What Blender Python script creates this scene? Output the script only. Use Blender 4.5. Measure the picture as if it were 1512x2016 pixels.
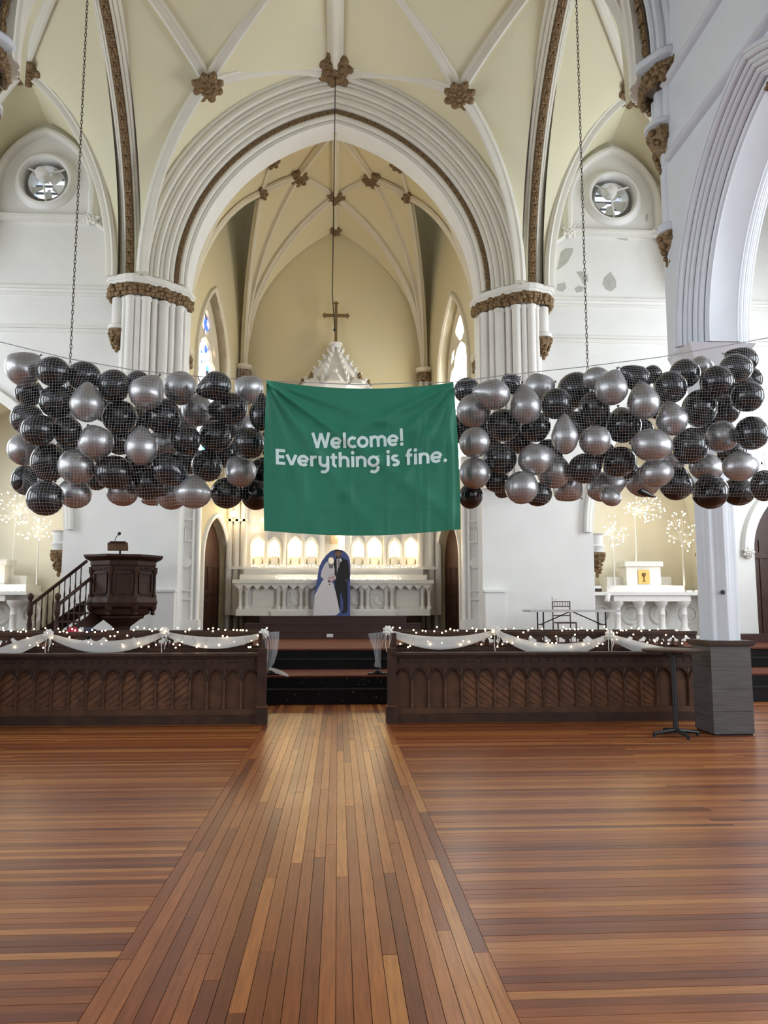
import bpy, bmesh, math, random
import numpy as np
from mathutils import Vector, Matrix, Quaternion
random.seed(7)
for o in list(bpy.data.objects): bpy.data.objects.remove(o)
SC = bpy.context.scene
COL = SC.collection
PI = math.pi

# ------------------------------------------------------------------ camera
FPX = 1575.0
TH = math.atan(186 / FPX); PS = math.atan(91 * math.cos(TH) / FPX)
CAM = Vector((0.14, 0, 1.6))
cd = bpy.data.cameras.new('camera'); cam = bpy.data.objects.new('camera', cd); COL.objects.link(cam)
cd.sensor_fit = 'VERTICAL'; cd.sensor_height = 24; cd.lens = 24 * FPX / 2016
cd.clip_start = 0.05; cd.clip_end = 200
cam.location = CAM; cam.rotation_euler = (PI / 2 + TH, 0, -PS)
SC.camera = cam
_F = Vector((math.sin(PS) * math.cos(TH), math.cos(PS) * math.cos(TH), math.sin(TH)))
_R = Vector((math.cos(PS), -math.sin(PS), 0)); _U = _R.cross(_F)
def ray(px, py): return _F + _R * ((px - 756) / FPX) - _U * ((py - 1008) / FPX)
def P(px, py, Y):                       # pixel -> point on the plane y = Y
    d = ray(px, py); return CAM + d * (Y / d.y)

# ------------------------------------------------------------------ world, light, exposure
w = bpy.data.worlds.new('sky'); SC.world = w; w.use_nodes = True
w.node_tree.nodes['Background'].inputs[0].default_value = (0.62, 0.74, 0.92, 1)
w.node_tree.nodes['Background'].inputs[1].default_value = 1.0
vs = SC.view_settings
vs.view_transform = 'Standard'; vs.look = 'None'; vs.exposure = 0.1; vs.gamma = 1.0; vs.use_curve_mapping = False
def area(name, loc, rot, sx, sy, power, col):
    l = bpy.data.lights.new(name, 'AREA'); l.shape = 'RECTANGLE'; l.size = sx; l.size_y = sy
    l.energy = power; l.color = col
    o = bpy.data.objects.new(name, l); COL.objects.link(o); o.location = loc; o.rotation_euler = rot
    return o
# daylight through the tall aisle windows and the west gallery window (sky light standing in each opening)
DAY = (0.86, 0.93, 1.0)
WINY = (6.2, 1.6, -3.0, -7.6)           # aisle windows, each a pair of lancets
for y in WINY:
    for dy in (-0.55, 0.55):
        area('daylight', (11.95, y + dy, 4.4), (0, PI / 2, 0), 5.4, 0.8, 170, DAY)
        area('daylight', (-11.95, y + dy, 4.4), (0, -PI / 2, 0), 5.4, 0.8, 120, DAY)
for dx in (-2.2, 0, 2.2):
    area('daylight', (dx, -11.95, 7.0), (-PI / 2, 0, 0), 1.6, 7.0, 420, (0.95, 0.98, 1.0))
for s_ in (-1, 1):                      # transept end windows
    for dy in (-1.0, 0, 1.0):
        area('daylight', (s_ * 11.95, 14.2 + dy, 6.2), (0, s_ * PI / 2, 0), 6.0, 0.8, 230 if s_ > 0 else 150, DAY)

# ------------------------------------------------------------------ materials
def newmat(name):
    m = bpy.data.materials.new(name); m.use_nodes = True
    return m, m.node_tree.nodes, m.node_tree.links, m.node_tree.nodes['Principled BSDF']
def mat(name, col, rough=0.6, metal=0.0, var=0.0, vscale=3.0, col2=None, bump=0.0, bscale=40.0, alpha=1.0, spec=0.5, coat=0.0, coord='pos', stretch=None):
    m, N, L, b = newmat(name)
    b.inputs['Roughness'].default_value = rough; b.inputs['Metallic'].default_value = metal
    b.inputs['Specular IOR Level'].default_value = spec
    if coat: b.inputs['Coat Weight'].default_value = coat; b.inputs['Coat Roughness'].default_value = 0.08
    b.inputs['Base Color'].default_value = (*col, 1)
    if alpha < 1: b.inputs['Alpha'].default_value = alpha
    if var or bump:
        g = N.new('ShaderNodeNewGeometry'); src = g.outputs['Position']
        if stretch:
            mp = N.new('ShaderNodeMapping'); mp.inputs['Scale'].default_value = stretch
            L.new(src, mp.inputs['Vector']); src = mp.outputs['Vector']
    if var:
        n = N.new('ShaderNodeTexNoise'); n.inputs['Scale'].default_value = vscale; n.inputs['Detail'].default_value = 5
        L.new(src, n.inputs['Vector'])
        r = N.new('ShaderNodeValToRGB'); r.color_ramp.elements[0].position = 0.35; r.color_ramp.elements[1].position = 0.7
        c2 = col2 if col2 else tuple(c * (1 - var) for c in col)
        r.color_ramp.elements[0].color = (*col, 1); r.color_ramp.elements[1].color = (*c2, 1)
        L.new(n.outputs['Fac'], r.inputs['Fac']); L.new(r.outputs['Color'], b.inputs['Base Color'])
    if bump:
        n2 = N.new('ShaderNodeTexNoise'); n2.inputs['Scale'].default_value = bscale; n2.inputs['Detail'].default_value = 4
        L.new(src, n2.inputs['Vector'])
        bp = N.new('ShaderNodeBump'); bp.inputs['Strength'].default_value = bump; bp.inputs['Distance'].default_value = 0.02
        L.new(n2.outputs['Fac'], bp.inputs['Height']); L.new(bp.outputs['Normal'], b.inputs['Normal'])
    return m
def emit(name, col, strength):
    m, N, L, b = newmat(name)
    b.inputs['Base Color'].default_value = (*col, 1)
    b.inputs['Emission Color'].default_value = (*col, 1); b.inputs['Emission Strength'].default_value = strength
    return m
MT = {}
MT['white'] = mat('white_plaster', (0.80, 0.79, 0.75), 0.6, var=0.06, vscale=1.2, bump=0.05, bscale=18)
MT['stone'] = mat('painted_stone', (0.80, 0.78, 0.72), 0.5, var=0.07, vscale=2.0, bump=0.05, bscale=25)
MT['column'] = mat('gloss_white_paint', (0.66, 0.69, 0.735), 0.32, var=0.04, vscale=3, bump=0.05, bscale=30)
MT['cream'] = mat('cream_vault_plaster', (0.76, 0.71, 0.49), 0.7, var=0.08, vscale=0.9, col2=(0.72, 0.68, 0.50), bump=0.06, bscale=14)
MT['rib'] = mat('rib_plaster', (0.78, 0.75, 0.66), 0.55, var=0.06, vscale=2)
MT['apse'] = mat('ochre_apse_plaster', (0.70, 0.59, 0.34), 0.7, var=0.08, vscale=0.8, col2=(0.69, 0.60, 0.38), bump=0.06, bscale=14)
MT['apserib'] = mat('apse_rib_plaster', (0.72, 0.64, 0.47), 0.6, var=0.05, vscale=2)
MT['chapel'] = mat('pale_chapel_plaster', (0.78, 0.74, 0.60), 0.65, var=0.06, vscale=1.5)
MT['patch'] = mat('bare_plaster', (0.50, 0.49, 0.44), 0.8, var=0.15, vscale=6)
MT['gild'] = mat('bronze_gilding', (0.30, 0.19, 0.085), 0.5, 0.25, var=0.6, vscale=28, col2=(0.10, 0.06, 0.03), bump=0.6, bscale=45)
MT['dark'] = mat('dark_oak', (0.032, 0.014, 0.009), 0.5, var=0.5, vscale=6, col2=(0.055, 0.024, 0.013), bump=0.08, bscale=30, spec=0.25)
MT['oak'] = mat('brown_oak', (0.060, 0.026, 0.012), 0.48, spec=0.3, var=0.5, vscale=5, col2=(0.10, 0.042, 0.018), bump=0.08, bscale=30)
MT['door'] = mat('door_oak', (0.075, 0.028, 0.015), 0.45, var=0.4, vscale=5)
MT['tread'] = mat('red_brown_tread', (0.14, 0.040, 0.025), 0.7, spec=0.1, var=0.3, vscale=4, col2=(0.10, 0.035, 0.02), bump=0.05)
MT['altarstep'] = mat('maroon_step', (0.055, 0.018, 0.013), 0.45, var=0.3, vscale=5)
MT['black'] = mat('black_paint', (0.006, 0.005, 0.005), 0.45, spec=0.2, var=0.3, vscale=4, bump=0.1, bscale=20)
MT['chip'] = mat('paint_chip', (0.5, 0.46, 0.4), 0.7)
MT['grey_clad'] = mat('grey_brown_cladding', (0.052, 0.045, 0.042), 0.5, var=0.45, vscale=6, col2=(0.085, 0.075, 0.07), stretch=(0.5, 0.5, 8), bump=0.1, bscale=10)
MT['metal'] = mat('black_metal', (0.012, 0.012, 0.014), 0.45, 0.3)
MT['chain'] = mat('chain_iron', (0.09, 0.075, 0.05), 0.45, 0.7)
MT['white2'] = mat('altar_white', (0.84, 0.82, 0.77), 0.45, var=0.05, vscale=3)
MT['tulle'] = mat('white_tulle', (0.86, 0.86, 0.84), 0.8, alpha=0.5)
MT['tulle2'] = mat('sheer_tulle', (0.86, 0.87, 0.88), 0.8, alpha=0.22)
MT['rose'] = mat('white_rosette', (0.82, 0.80, 0.75), 0.7)
MT['bulb'] = emit('warm_bulb', (1.0, 0.72, 0.42), 12)
MT['bulbw'] = emit('warm_white_bulb', (1.0, 0.86, 0.62), 22)
MT['niche'] = emit('glowing_niche_lamp', (1.0, 0.78, 0.42), 14)
MT['netw'] = mat('white_net_cord', (0.75, 0.76, 0.78), 0.6)
MT['rope'] = mat('grey_rope', (0.35, 0.35, 0.36), 0.7)
MT['bblack'] = mat('black_latex', (0.006, 0.0065, 0.008), 0.16, spec=0.6)
MT['bsilver'] = mat('silver_latex', (0.42, 0.415, 0.42), 0.33, 0.75)
MT['glasslit'] = emit('bright_sky_glass', (0.92, 0.96, 1.0), 9.0)
MT['lead'] = mat('window_lead', (0.03, 0.03, 0.035), 0.6)
MT['gold'] = mat('gold_leaf', (0.55, 0.38, 0.12), 0.35, 0.8)
MT['brass'] = mat('brown_bronze', (0.20, 0.125, 0.055), 0.5, 0.4)

# ------------------------------------------------------------------ helpers
WM = {}
def wm(o): return WM.get(o.name, Matrix.Identity(4))
def props(o, label=None, cat=None, group=None, kind=None):
    if label: o['label'] = label
    if cat: o['category'] = cat
    if group: o['group'] = group
    if kind: o['kind'] = kind
    return o
def link(o, parent=None):
    COL.objects.link(o)
    if parent is not None:
        o.parent = parent; o.matrix_parent_inverse = wm(parent).inverted()
    return o
def thing(name, loc, label=None, cat=None, group=None, kind=None):
    o = bpy.data.objects.new(name, None); o.empty_display_size = 0.1; o.location = loc
    COL.objects.link(o); WM[o.name] = Matrix.Translation(Vector(loc))
    return props(o, label, cat, group, kind)
def place(name, me, M4, parent=None, **kw):     # shared mesh at a world matrix
    o = bpy.data.objects.new(name, me); link(o, parent)
    o.matrix_basis = M4; WM[o.name] = M4
    return props(o, **kw)
def V(*a): return Vector(a)
class MB:
    def __init__(s): s.v = []; s.f = []
    def add(s, vs, fs):
        b = len(s.v); s.v += [tuple(v) for v in vs]; s.f += [tuple(i + b for i in f) for f in fs]; return s
    def box(s, x0, x1, y0, y1, z0, z1):
        return s.add([(x0,y0,z0),(x1,y0,z0),(x1,y1,z0),(x0,y1,z0),(x0,y0,z1),(x1,y0,z1),(x1,y1,z1),(x0,y1,z1)],
            [(0,3,2,1),(4,5,6,7),(0,1,5,4),(1,2,6,5),(2,3,7,6),(3,0,4,7)])
    def cyl(s, p0, p1, r0, r1=None, n=8, cap=True):
        r1 = r0 if r1 is None else r1
        p0 = Vector(p0); p1 = Vector(p1); t = (p1 - p0).normalized()
        a = t.orthogonal().normalized(); b = t.cross(a)
        vs = [p0 + (a * math.cos(2*PI*i/n) + b * math.sin(2*PI*i/n)) * r0 for i in range(n)] + \
             [p1 + (a * math.cos(2*PI*i/n) + b * math.sin(2*PI*i/n)) * r1 for i in range(n)]
        fs = [(i, (i+1) % n, n + (i+1) % n, n + i) for i in range(n)]
        if cap: fs += [tuple(range(n))[::-1], tuple(range(n, 2*n))]
        return s.add(vs, fs)
    def lathe(s, prof, c=(0,0,0), n=16, axis=None, a0=0.0, rfun=None):
        c = Vector(c); vs = []; fs = []
        for (r, z) in prof:
            for i in range(n):
                a = a0 + 2*PI*i/n; rr = r * (rfun(a) if rfun else 1)
                p = Vector((rr*math.cos(a), rr*math.sin(a), z))
                if axis is not None: p = axis @ p
                vs.append(c + p)
        for k in range(len(prof) - 1):
            for i in range(n):
                j = (i+1) % n; fs.append((k*n+i, k*n+j, (k+1)*n+j, (k+1)*n+i))
        fs.append(tuple(range(n))[::-1]); fs.append(tuple(range((len(prof)-1)*n, len(prof)*n)))
        return s.add(vs, fs)
    def tube(s, pts, r, n=6, cap=True):
        pts = [Vector(p) for p in pts]; vs = []; fs = []; m = len(pts); a = None
        for k, p in enumerate(pts):
            t = (pts[min(k+1, m-1)] - pts[max(k-1, 0)]).normalized()
            a = t.orthogonal().normalized() if a is None else (a - t * a.dot(t)).normalized()
            b = t.cross(a); rr = r(k/(m-1)) if callable(r) else r
            vs += [p + (a*math.cos(2*PI*i/n) + b*math.sin(2*PI*i/n)) * rr for i in range(n)]
        for k in range(m-1):
            for i in range(n):
                j = (i+1) % n; fs.append((k*n+i, k*n+j, (k+1)*n+j, (k+1)*n+i))
        if cap: fs += [tuple(range(n))[::-1], tuple(range((m-1)*n, m*n))]
        return s.add(vs, fs)
    def sweep(s, pts, prof, b=None, hint=None, closed=True):
        # prof = list of (u, v); with b: u along the in-plane normal, v along b ; with hint: u sideways, v towards hint
        pts = [Vector(p) for p in pts]; m = len(pts); k = len(prof); vs = []; fs = []
        for i, p in enumerate(pts):
            d0 = (p - pts[i-1]).normalized() if i > 0 else None
            d1 = (pts[i+1] - p).normalized() if i < m-1 else None
            t = ((d0 or d1) + (d1 or d0)).normalized(); sc = 1.0
            if d0 and d1: sc = 1.0 / max(0.5, math.sqrt(max(0.0, (1 + d0.dot(d1)) / 2)))
            if b is not None:
                nn = Vector(b).cross(t).normalized() * sc; bb = Vector(b)
                vs += [p + nn*u + bb*v for u, v in prof]
            else:
                h = hint(p) if callable(hint) else Vector(hint)
                sd = t.cross(h).normalized(); dn = sd.cross(t).normalized()
                vs += [p + sd*u*sc + dn*v for u, v in prof]
        rng = range(k) if closed else range(k-1)
        for i in range(m-1):
            for j in rng:
                j2 = (j+1) % k; fs.append((i*k+j, i*k+j2, (i+1)*k+j2, (i+1)*k+j))
        if closed: fs += [tuple(range(k))[::-1], tuple(range((m-1)*k, m*k))]
        return s.add(vs, fs)
    def prism(s, poly, fn, w0, w1):
        n = len(poly); vs = [fn(u, v, w0) for u, v in poly] + [fn(u, v, w1) for u, v in poly]
        return s.add(vs, [tuple(range(n)), tuple(range(2*n-1, n-1, -1))] + [(i, n+i, n+(i+1) % n, (i+1) % n) for i in range(n)])
    def ruled(s, A, B, k=6, bulge=0.0):
        n = len(A); vs = []
        for j in range(k+1):
            t = j / k
            for i in range(n): vs.append(Vector(A[i]).lerp(Vector(B[i]), t))
        fs = [(j*n+i, j*n+i+1, (j+1)*n+i+1, (j+1)*n+i) for j in range(k) for i in range(n-1)]
        return s.add(vs, fs)
    def ball(s, c, r, n=8, m=6, sc=(1,1,1)):
        prof = [(max(1e-4, r*math.sin(PI*i/m)), -r*math.cos(PI*i/m)) for i in range(m+1)]
        b = len(s.v); s.lathe(prof, (0,0,0), n)
        for i in range(b, len(s.v)):
            x, y, z = s.v[i]; s.v[i] = (x*sc[0]+c[0], y*sc[1]+c[1], z*sc[2]+c[2])
        return s
    def mirror(s):
        s.v = [(-x, y, z) for x, y, z in s.v]; s.f = [f[::-1] for f in s.f]; return s
    def mesh(s, name, mt, smooth=False, angle=None):
        me = bpy.data.meshes.new(name); me.from_pydata(s.v, [], s.f); me.materials.append(MT[mt] if isinstance(mt, str) else mt)
        bm = bmesh.new(); bm.from_mesh(me); bmesh.ops.recalc_face_normals(bm, faces=bm.faces); bm.to_mesh(me); bm.free()
        if smooth:
            me.shade_smooth()
            me.set_sharp_from_angle(angle=math.radians(angle or 40))
        return me
    def obj(s, name, mt, parent=None, smooth=False, angle=None, **kw):
        o = bpy.data.objects.new(name, s.mesh(name, mt, smooth, angle)); link(o, parent)
        return props(o, **kw)
def arch(a, h, n=14, full=True):          # pointed arch, half width a, rise h -> (u, v) from left springing over the apex
    Rr = (a*a + h*h) / (2*a); amax = math.asin(min(1, h / Rr)) if Rr > a else PI/2
    if Rr < a: amax = PI - math.asin(h / Rr)
    L = [(-a + Rr - Rr*math.cos(amax*i/n), Rr*math.sin(amax*i/n)) for i in range(n+1)]
    L[-1] = (0.0, h)
    return L + [(-u, v) for u, v in L[-2::-1]] if full else L
def arc3(p0, p1, a=70, n=16):
    p0 = Vector(p0); p1 = Vector(p1); a = math.radians(a); out = []
    for i in range(n+1):
        t = i/n; hx = (1-math.cos(a*t))/(1-math.cos(a)); hz = math.sin(a*t)/math.sin(a)
        q = p0.lerp(p1, hx); q.z = p0.z + (p1.z-p0.z)*hz; out.append(q)
    return out
def bow(p0, p1, rise=0.1, n=10):
    p0 = Vector(p0); p1 = Vector(p1)
    return [p0.lerp(p1, i/n) + Vector((0,0,rise*4*(i/n)*(1-i/n))) for i in range(n+1)]
def holed(outer, holes, fn, w0, w1):      # flat panel with holes, given thickness
    bm = bmesh.new(); edges = []; loops = []
    for lp in [outer] + holes:
        vs_ = [bm.verts.new((u, v, 0)) for u, v in lp]; loops.append(lp)
        for i in range(len(vs_)): edges.append(bm.edges.new((vs_[i], vs_[(i+1) % len(vs_)])))
    bmesh.ops.triangle_fill(bm, use_beauty=True, use_dissolve=False, edges=edges)
    bm.verts.index_update(); pts = [(v.co.x, v.co.y) for v in bm.verts]; tri = [tuple(v.index for v in f.verts) for f in bm.faces]; bm.free()
    n = len(pts); mb = MB()
    vs_ = [fn(u, v, w0) for u, v in pts] + [fn(u, v, w1) for u, v in pts]
    fs = list(tri) + [tuple(i + n for i in t[::-1]) for t in tri]
    k = 0
    for lp in loops:
        m = len(lp); fs += [(k+i, k+(i+1) % m, n+k+(i+1) % m, n+k+i) for i in range(m)]; k += m
    return mb.add(vs_, fs)
XZ = lambda u, v, w_: (u, w_, v)
YZ = lambda u, v, w_: (w_, u, v)
def scallop(pts, k=5):                    # profile of round rolls between successive points (bulging to the left)
    out = []
    for (a, b) in zip(pts[:-1], pts[1:]):
        ax, ay = a; bx, by = b; mx, my = (ax+bx)/2, (ay+by)/2; dx, dy = (bx-ax)/2, (by-ay)/2
        for i in range(k+1):
            t = PI*i/k; out.append((mx - dx*math.cos(t) - dy*math.sin(t)*0.8, my - dy*math.cos(t) + dx*math.sin(t)*0.8))
    return out
RIB = [(-.15,-.06),(-.15,.05),(-.10,.08),(-.07,.15),(-.03,.20),(.03,.20),(.07,.15),(.10,.08),(.15,.05),(.15,-.06)]
def ribprof(s): return [(u*s, v*s) for u, v in RIB]
DOWN = (0, 0, -1)
# carved foliage boss, shared
def boss_mesh(seed, petals=8):
    rnd = random.Random(seed); mb = MB()
    mb.lathe([(0.35,0.0),(0.88,0.02),(0.92,0.12),(0.62,0.3),(0.25,0.36),(0.01,0.37)], n=16, rfun=lambda a: 1+0.10*math.cos(petals*a))
    for i in range(petals):
        a = 2*PI*i/petals + rnd.uniform(-.08,.08); r = 0.78 + rnd.uniform(-.05,.1)
        mb.ball((r*math.cos(a), r*math.sin(a), 0.12), 0.28, 7, 5, (1,1,0.75))
        mb.ball(((r+.16)*math.cos(a), (r+.16)*math.sin(a), 0.03), 0.13, 6, 4)
        mb.ball((0.42*math.cos(a+.4), 0.42*math.sin(a+.4), 0.3), 0.17, 6, 4)
    mb.ball((0,0,0.38), 0.17, 8, 5)
    me = mb.mesh('foliage_boss', 'gild', True, 60); return me
BOSS = [boss_mesh(1), boss_mesh(2, 7)]
def boss(parent, p, r, n=(0,0,-1), k=0, name='boss'):
    q = Vector((0,0,1)).rotation_difference(Vector(n).normalized())
    return place(name, BOSS[k], Matrix.Translation(Vector(p)) @ q.to_matrix().to_4x4() @ Matrix.Diagonal((r,r,r,1)), parent)
def leaf_mesh():
    mb = MB()
    for sx in (-1, 1):
        for z, r, y in ((-.3,.2,.22),(0.0,.24,.26),(.3,.2,.2)): mb.ball((sx*y, 0.1, z), r, 6, 4, (1,.7,1))
    mb.ball((0,0.18,0.05), .24, 6, 5, (.8,.8,1.6)); mb.box(-.48,.48,-.05,.06,-.5,.5)
    mb.box(-.4,.4,0,.28,.38,.5)
    return mb.mesh('leaf_ornament', 'gild', True, 50)
LEAF = leaf_mesh()
def leaves(parent, pts, facing, wdt, step):
    # blocks of carved leaves along a polyline; facing(p) = direction they look
    acc = 0.0; last = Vector(pts[0]); out = []
    for a, b in zip(pts[:-1], pts[1:]):
        a = Vector(a); b = Vector(b); Ls = (b-a).length; t = (b-a).normalized(); d = step/2 - acc if not out else step - acc
        while d <= Ls:
            p = a + t*d; y = Vector(facing(p)); y = (y - t*y.dot(t)).normalized(); x = y.cross(t)
            M4 = Matrix((x*wdt, y*wdt, t*step)).transposed().to_4x4(); M4.translation = p
            out.append(place('leaf_ornament', LEAF, M4, parent)); d += step
        acc = Ls - (d - step)
    return out
def corbel(parent, c, r, h, cut=None, name='corbel'):      # carved hanging corbel under a shaft
    rnd = random.Random(int(c[2]*100)); mb = MB()
    mb.lathe([(0.02,-h),(r*.22,-h*.93),(r*.16,-h*.8),(r*.42,-h*.66),(r*.38,-h*.5),(r*.75,-h*.3),(r*.95,-h*.12),(r*1.0,0)], c, 14, rfun=lambda a: 1+.12*math.sin(5*a))
    for i in range(44):
        a = rnd.uniform(0,2*PI); z = -rnd.uniform(.05,.8)*h; rr = r*(1+z/h*0.85)
        mb.ball((c[0]+rr*math.cos(a), c[1]+rr*math.sin(a), c[2]+z), r*.2, 6, 4)
    return mb.obj(name, 'gild', parent, True, 60)
def capital_band(parent, outline, z0, z1, seed=3, mt='gild'):
    # carved foliage band: lumps along an open outline in plan
    rnd = random.Random(seed); mb = MB(); pts = [Vector((*p, 0)) for p in outline]
    mb.add([(p.x,p.y,z0) for p in pts]+[(p.x,p.y,z1) for p in pts], [(i,i+1,len(pts)+i+1,len(pts)+i) for i in range(len(pts)-1)])
    for a, b in zip(pts[:-1], pts[1:]):
        L_ = (b-a).length; n = max(2, int(L_/0.07))
        for i in range(n):
            for zz in (0.2, 0.5, 0.8):
                p = a.lerp(b, (i+rnd.random())/n); r = rnd.uniform(.045,.075)
                mb.ball((p.x,p.y,z0+(z1-z0)*(zz+rnd.uniform(-.1,.1))), r, 6, 4)
    return mb.obj('carved_capital', mt, parent, True, 60)
# ================================================================== FLOOR
PZ = 0.8                                   # sanctuary floor level
def floor_mat():
    m, N, L, b = newmat('varnished_pine_boards')
    oi = N.new('ShaderNodeObjectInfo'); g = N.new('ShaderNodeNewGeometry')
    ad = N.new('ShaderNodeMath'); ad.operation = 'ADD'; L.new(oi.outputs['Random'], ad.inputs[0]); L.new(g.outputs['Random Per Island'], ad.inputs[1])
    fr = N.new('ShaderNodeMath'); fr.operation = 'FRACT'; L.new(ad.outputs[0], fr.inputs[0])
    rp = N.new('ShaderNodeValToRGB'); cr = rp.color_ramp
    cols = [(0.0,(0.15,0.033,0.010)),(0.25,(0.24,0.064,0.017)),(0.6,(0.32,0.096,0.024)),(0.85,(0.39,0.132,0.034)),(1.0,(0.48,0.20,0.055))]
    cr.elements[0].position = 0; cr.elements[0].color = (*cols[0][1],1); cr.elements[1].position = 1; cr.elements[1].color = (*cols[-1][1],1)
    for p_, c_ in cols[1:-1]: e = cr.elements.new(p_); e.color = (*c_,1)
    L.new(fr.outputs[0], rp.inputs['Fac'])
    # grain, stretched along the board's own length (uv.x runs along it)
    uv = N.new('ShaderNodeUVMap'); uv.uv_map = 'UVMap'
    mp = N.new('ShaderNodeMapping'); mp.inputs['Scale'].default_value = (1.6, 26, 1); L.new(uv.outputs['UV'], mp.inputs['Vector'])
    n = N.new('ShaderNodeTexNoise'); n.inputs['Scale'].default_value = 2.2; n.inputs['Detail'].default_value = 6; L.new(mp.outputs['Vector'], n.inputs['Vector'])
    gr = N.new('ShaderNodeValToRGB'); gr.color_ramp.elements[0].position = 0.3; gr.color_ramp.elements[0].color = (0.62,0.58,0.55,1)
    gr.color_ramp.elements[1].position = 0.65; gr.color_ramp.elements[1].color = (1,1,1,1); L.new(n.outputs['Fac'], gr.inputs['Fac'])
    mx = N.new('ShaderNodeMix'); mx.data_type = 'RGBA'; mx.blend_type = 'MULTIPLY'; mx.inputs['Factor'].default_value = 1
    L.new(rp.outputs['Color'], mx.inputs['A']); L.new(gr.outputs['Color'], mx.inputs['B']); L.new(mx.outputs['Result'], b.inputs['Base Color'])
    n2 = N.new('ShaderNodeTexNoise'); n2.inputs['Scale'].default_value = 1.2; n2.inputs['Detail'].default_value = 2; L.new(g.outputs['Position'], n2.inputs['Vector'])
    mr = N.new('ShaderNodeMapRange'); mr.inputs['To Min'].default_value = 0.25; mr.inputs['To Max'].default_value = 0.36; L.new(n2.outputs['Fac'], mr.inputs['Value']); L.new(mr.outputs['Result'], b.inputs['Roughness'])
    n3 = N.new('ShaderNodeTexNoise'); n3.inputs['Scale'].default_value = 5; n3.inputs['Detail'].default_value = 2; L.new(g.outputs['Position'], n3.inputs['Vector'])
    bp = N.new('ShaderNodeBump'); bp.inputs['Strength'].default_value = 0.05; bp.inputs['Distance'].default_value = 0.002; L.new(n.outputs['Fac'], bp.inputs['Height']); L.new(bp.outputs['Normal'], b.inputs['Normal'])
    b.inputs['Specular IOR Level'].default_value = 0.36
    return m
MT['floor'] = floor_mat()
MT['joint'] = mat('dark_floor_joint', (0.07, 0.024, 0.009), 0.6)
floor = MB().box(-12, 12, -12, 13.6, -0.15, -0.012).obj('floor', 'joint', kind='structure', label='varnished brown pine floor of narrow boards')
GAP = 0.0010; BW = 0.0712
boards = []                                # (x0, x1, y0, y1, along)
rnd = random.Random(11)
nA = 24; ax0 = -0.855
for i in range(nA):
    x0 = ax0 + i*1.71/nA; y = 2.0 - rnd.uniform(0, 2.5)
    while y < 13.45:
        l = rnd.uniform(1.6, 4.2); boards.append((x0, x0+1.71/nA, max(y, 1.2), min(y+l, 13.45), 'y')); y += l
r0 = 1.6
nrow = int((13.45 - r0)/BW)
for j in range(nrow):
    y0 = r0 + j*BW
    for s in (-1, 1):
        x = 0.855 - (0 if rnd.random() < .6 else rnd.uniform(0, 0.0))
        while x < 10.5:
            l = rnd.uniform(1.8, 4.6); a, b_ = x, min(x+l, 10.5)
            boards.append((a, b_, y0, y0+BW, 'x') if s > 0 else (-b_, -a, y0, y0+BW, 'x')); x += l
def inview(bd):
    x = min(max(0.14, bd[0]), bd[1]); best = 0
    # size on screen, roughly area / distance^3, for boards that reach into the frame
    cy = max(3.2, bd[2]); xl = -0.42*cy; xr = 0.54*cy
    a, b_ = max(bd[0], xl), min(bd[1], xr); c, d = max(bd[2], 3.2), bd[3]
    if b_ <= a or d <= c: return 0
    return (b_-a)*(d-c)/(((c+d)/2)**3)
def board_mb(bd, mb, uvs):
    x0, x1, y0, y1, al = bd; e = GAP/2; t = 0.0010
    x0 += e; x1 -= e; y0 += e; y1 -= e; dz = random.uniform(-.0006, .0006); u0 = random.uniform(0, 50); v0 = random.uniform(0, 50)
    vs_ = [(x0,y0,-.012),(x1,y0,-.012),(x1,y1,-.012),(x0,y1,-.012),(x0+t,y0+t,dz),(x1-t,y0+t,dz),(x1-t,y1-t,dz),(x0+t,y1-t,dz)]
    fs_ = [(4,5,6,7),(0,1,5,4),(1,2,6,5),(2,3,7,6),(3,0,4,7)]
    mb.add(vs_, fs_)
    for f in fs_:
        for i in f:
            x, y, z = vs_[i]; uvs.append((x+u0, y+v0) if al == 'x' else (y+u0, x+v0))
def board_obj(name, lst, parent, kind=None):
    mb = MB(); uvs = []
    for bd in lst: board_mb(bd, mb, uvs)
    me = bpy.data.meshes.new(name); me.from_pydata(mb.v, [], mb.f); me.materials.append(MT['floor'])
    uvl = me.uv_layers.new(name='UVMap'); uvl.data.foreach_set('uv', [c for p_ in uvs for c in p_])
    o = bpy.data.objects.new(name, me); link(o, parent); return props(o, kind=kind)
boards.sort(key=inview, reverse=True)
for bd in boards[:300]: board_obj('floor_board', [bd], floor)
board_obj('distant_floor_boards', boards[300:], floor, 'stuff')

# ================================================================== CHANCEL STEPS
st = thing('chancel_steps', (0, 13.45, 0), 'broad black risers with red-brown treads climbing to the sanctuary', 'steps')
def step(y0, y1, z0, z1, x0=-11.98, x1=11.98, riser='black', tread='tread', par=st):
    MB().box(x0, x1, y0+.02, y1, z0, z1-.03).obj('riser', riser, par)
    MB().box(x0, x1, y0-.015, y1, z1-.03, z1).obj('tread', tread, par)
step(13.45, 13.78, -.05, .245, tread='black'); step(13.78, 15.15, 0, .44)
step(15.15, 15.5, .2, .625, tread='black'); step(15.5, 18.19, .3, PZ)
MB().box(-12, 12, 18.19, 24.0, .3, PZ).obj('floor_sanctuary', 'tread', kind='structure')
ch = MB(); rr = random.Random(5)
for i in range(34):
    x = rr.uniform(-.7, .9); lo = rr.random() < .6
    z = rr.uniform(.03, .2) if lo else rr.uniform(.28, .4); y = 13.468 if lo else 13.798; w_ = rr.uniform(.004, .016)
    ch.box(x, x+w_, y-.0015, y+.002, z, z+rr.uniform(.003, .014))
ch.obj('paint_chip', 'chip', st, kind='stuff')

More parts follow.
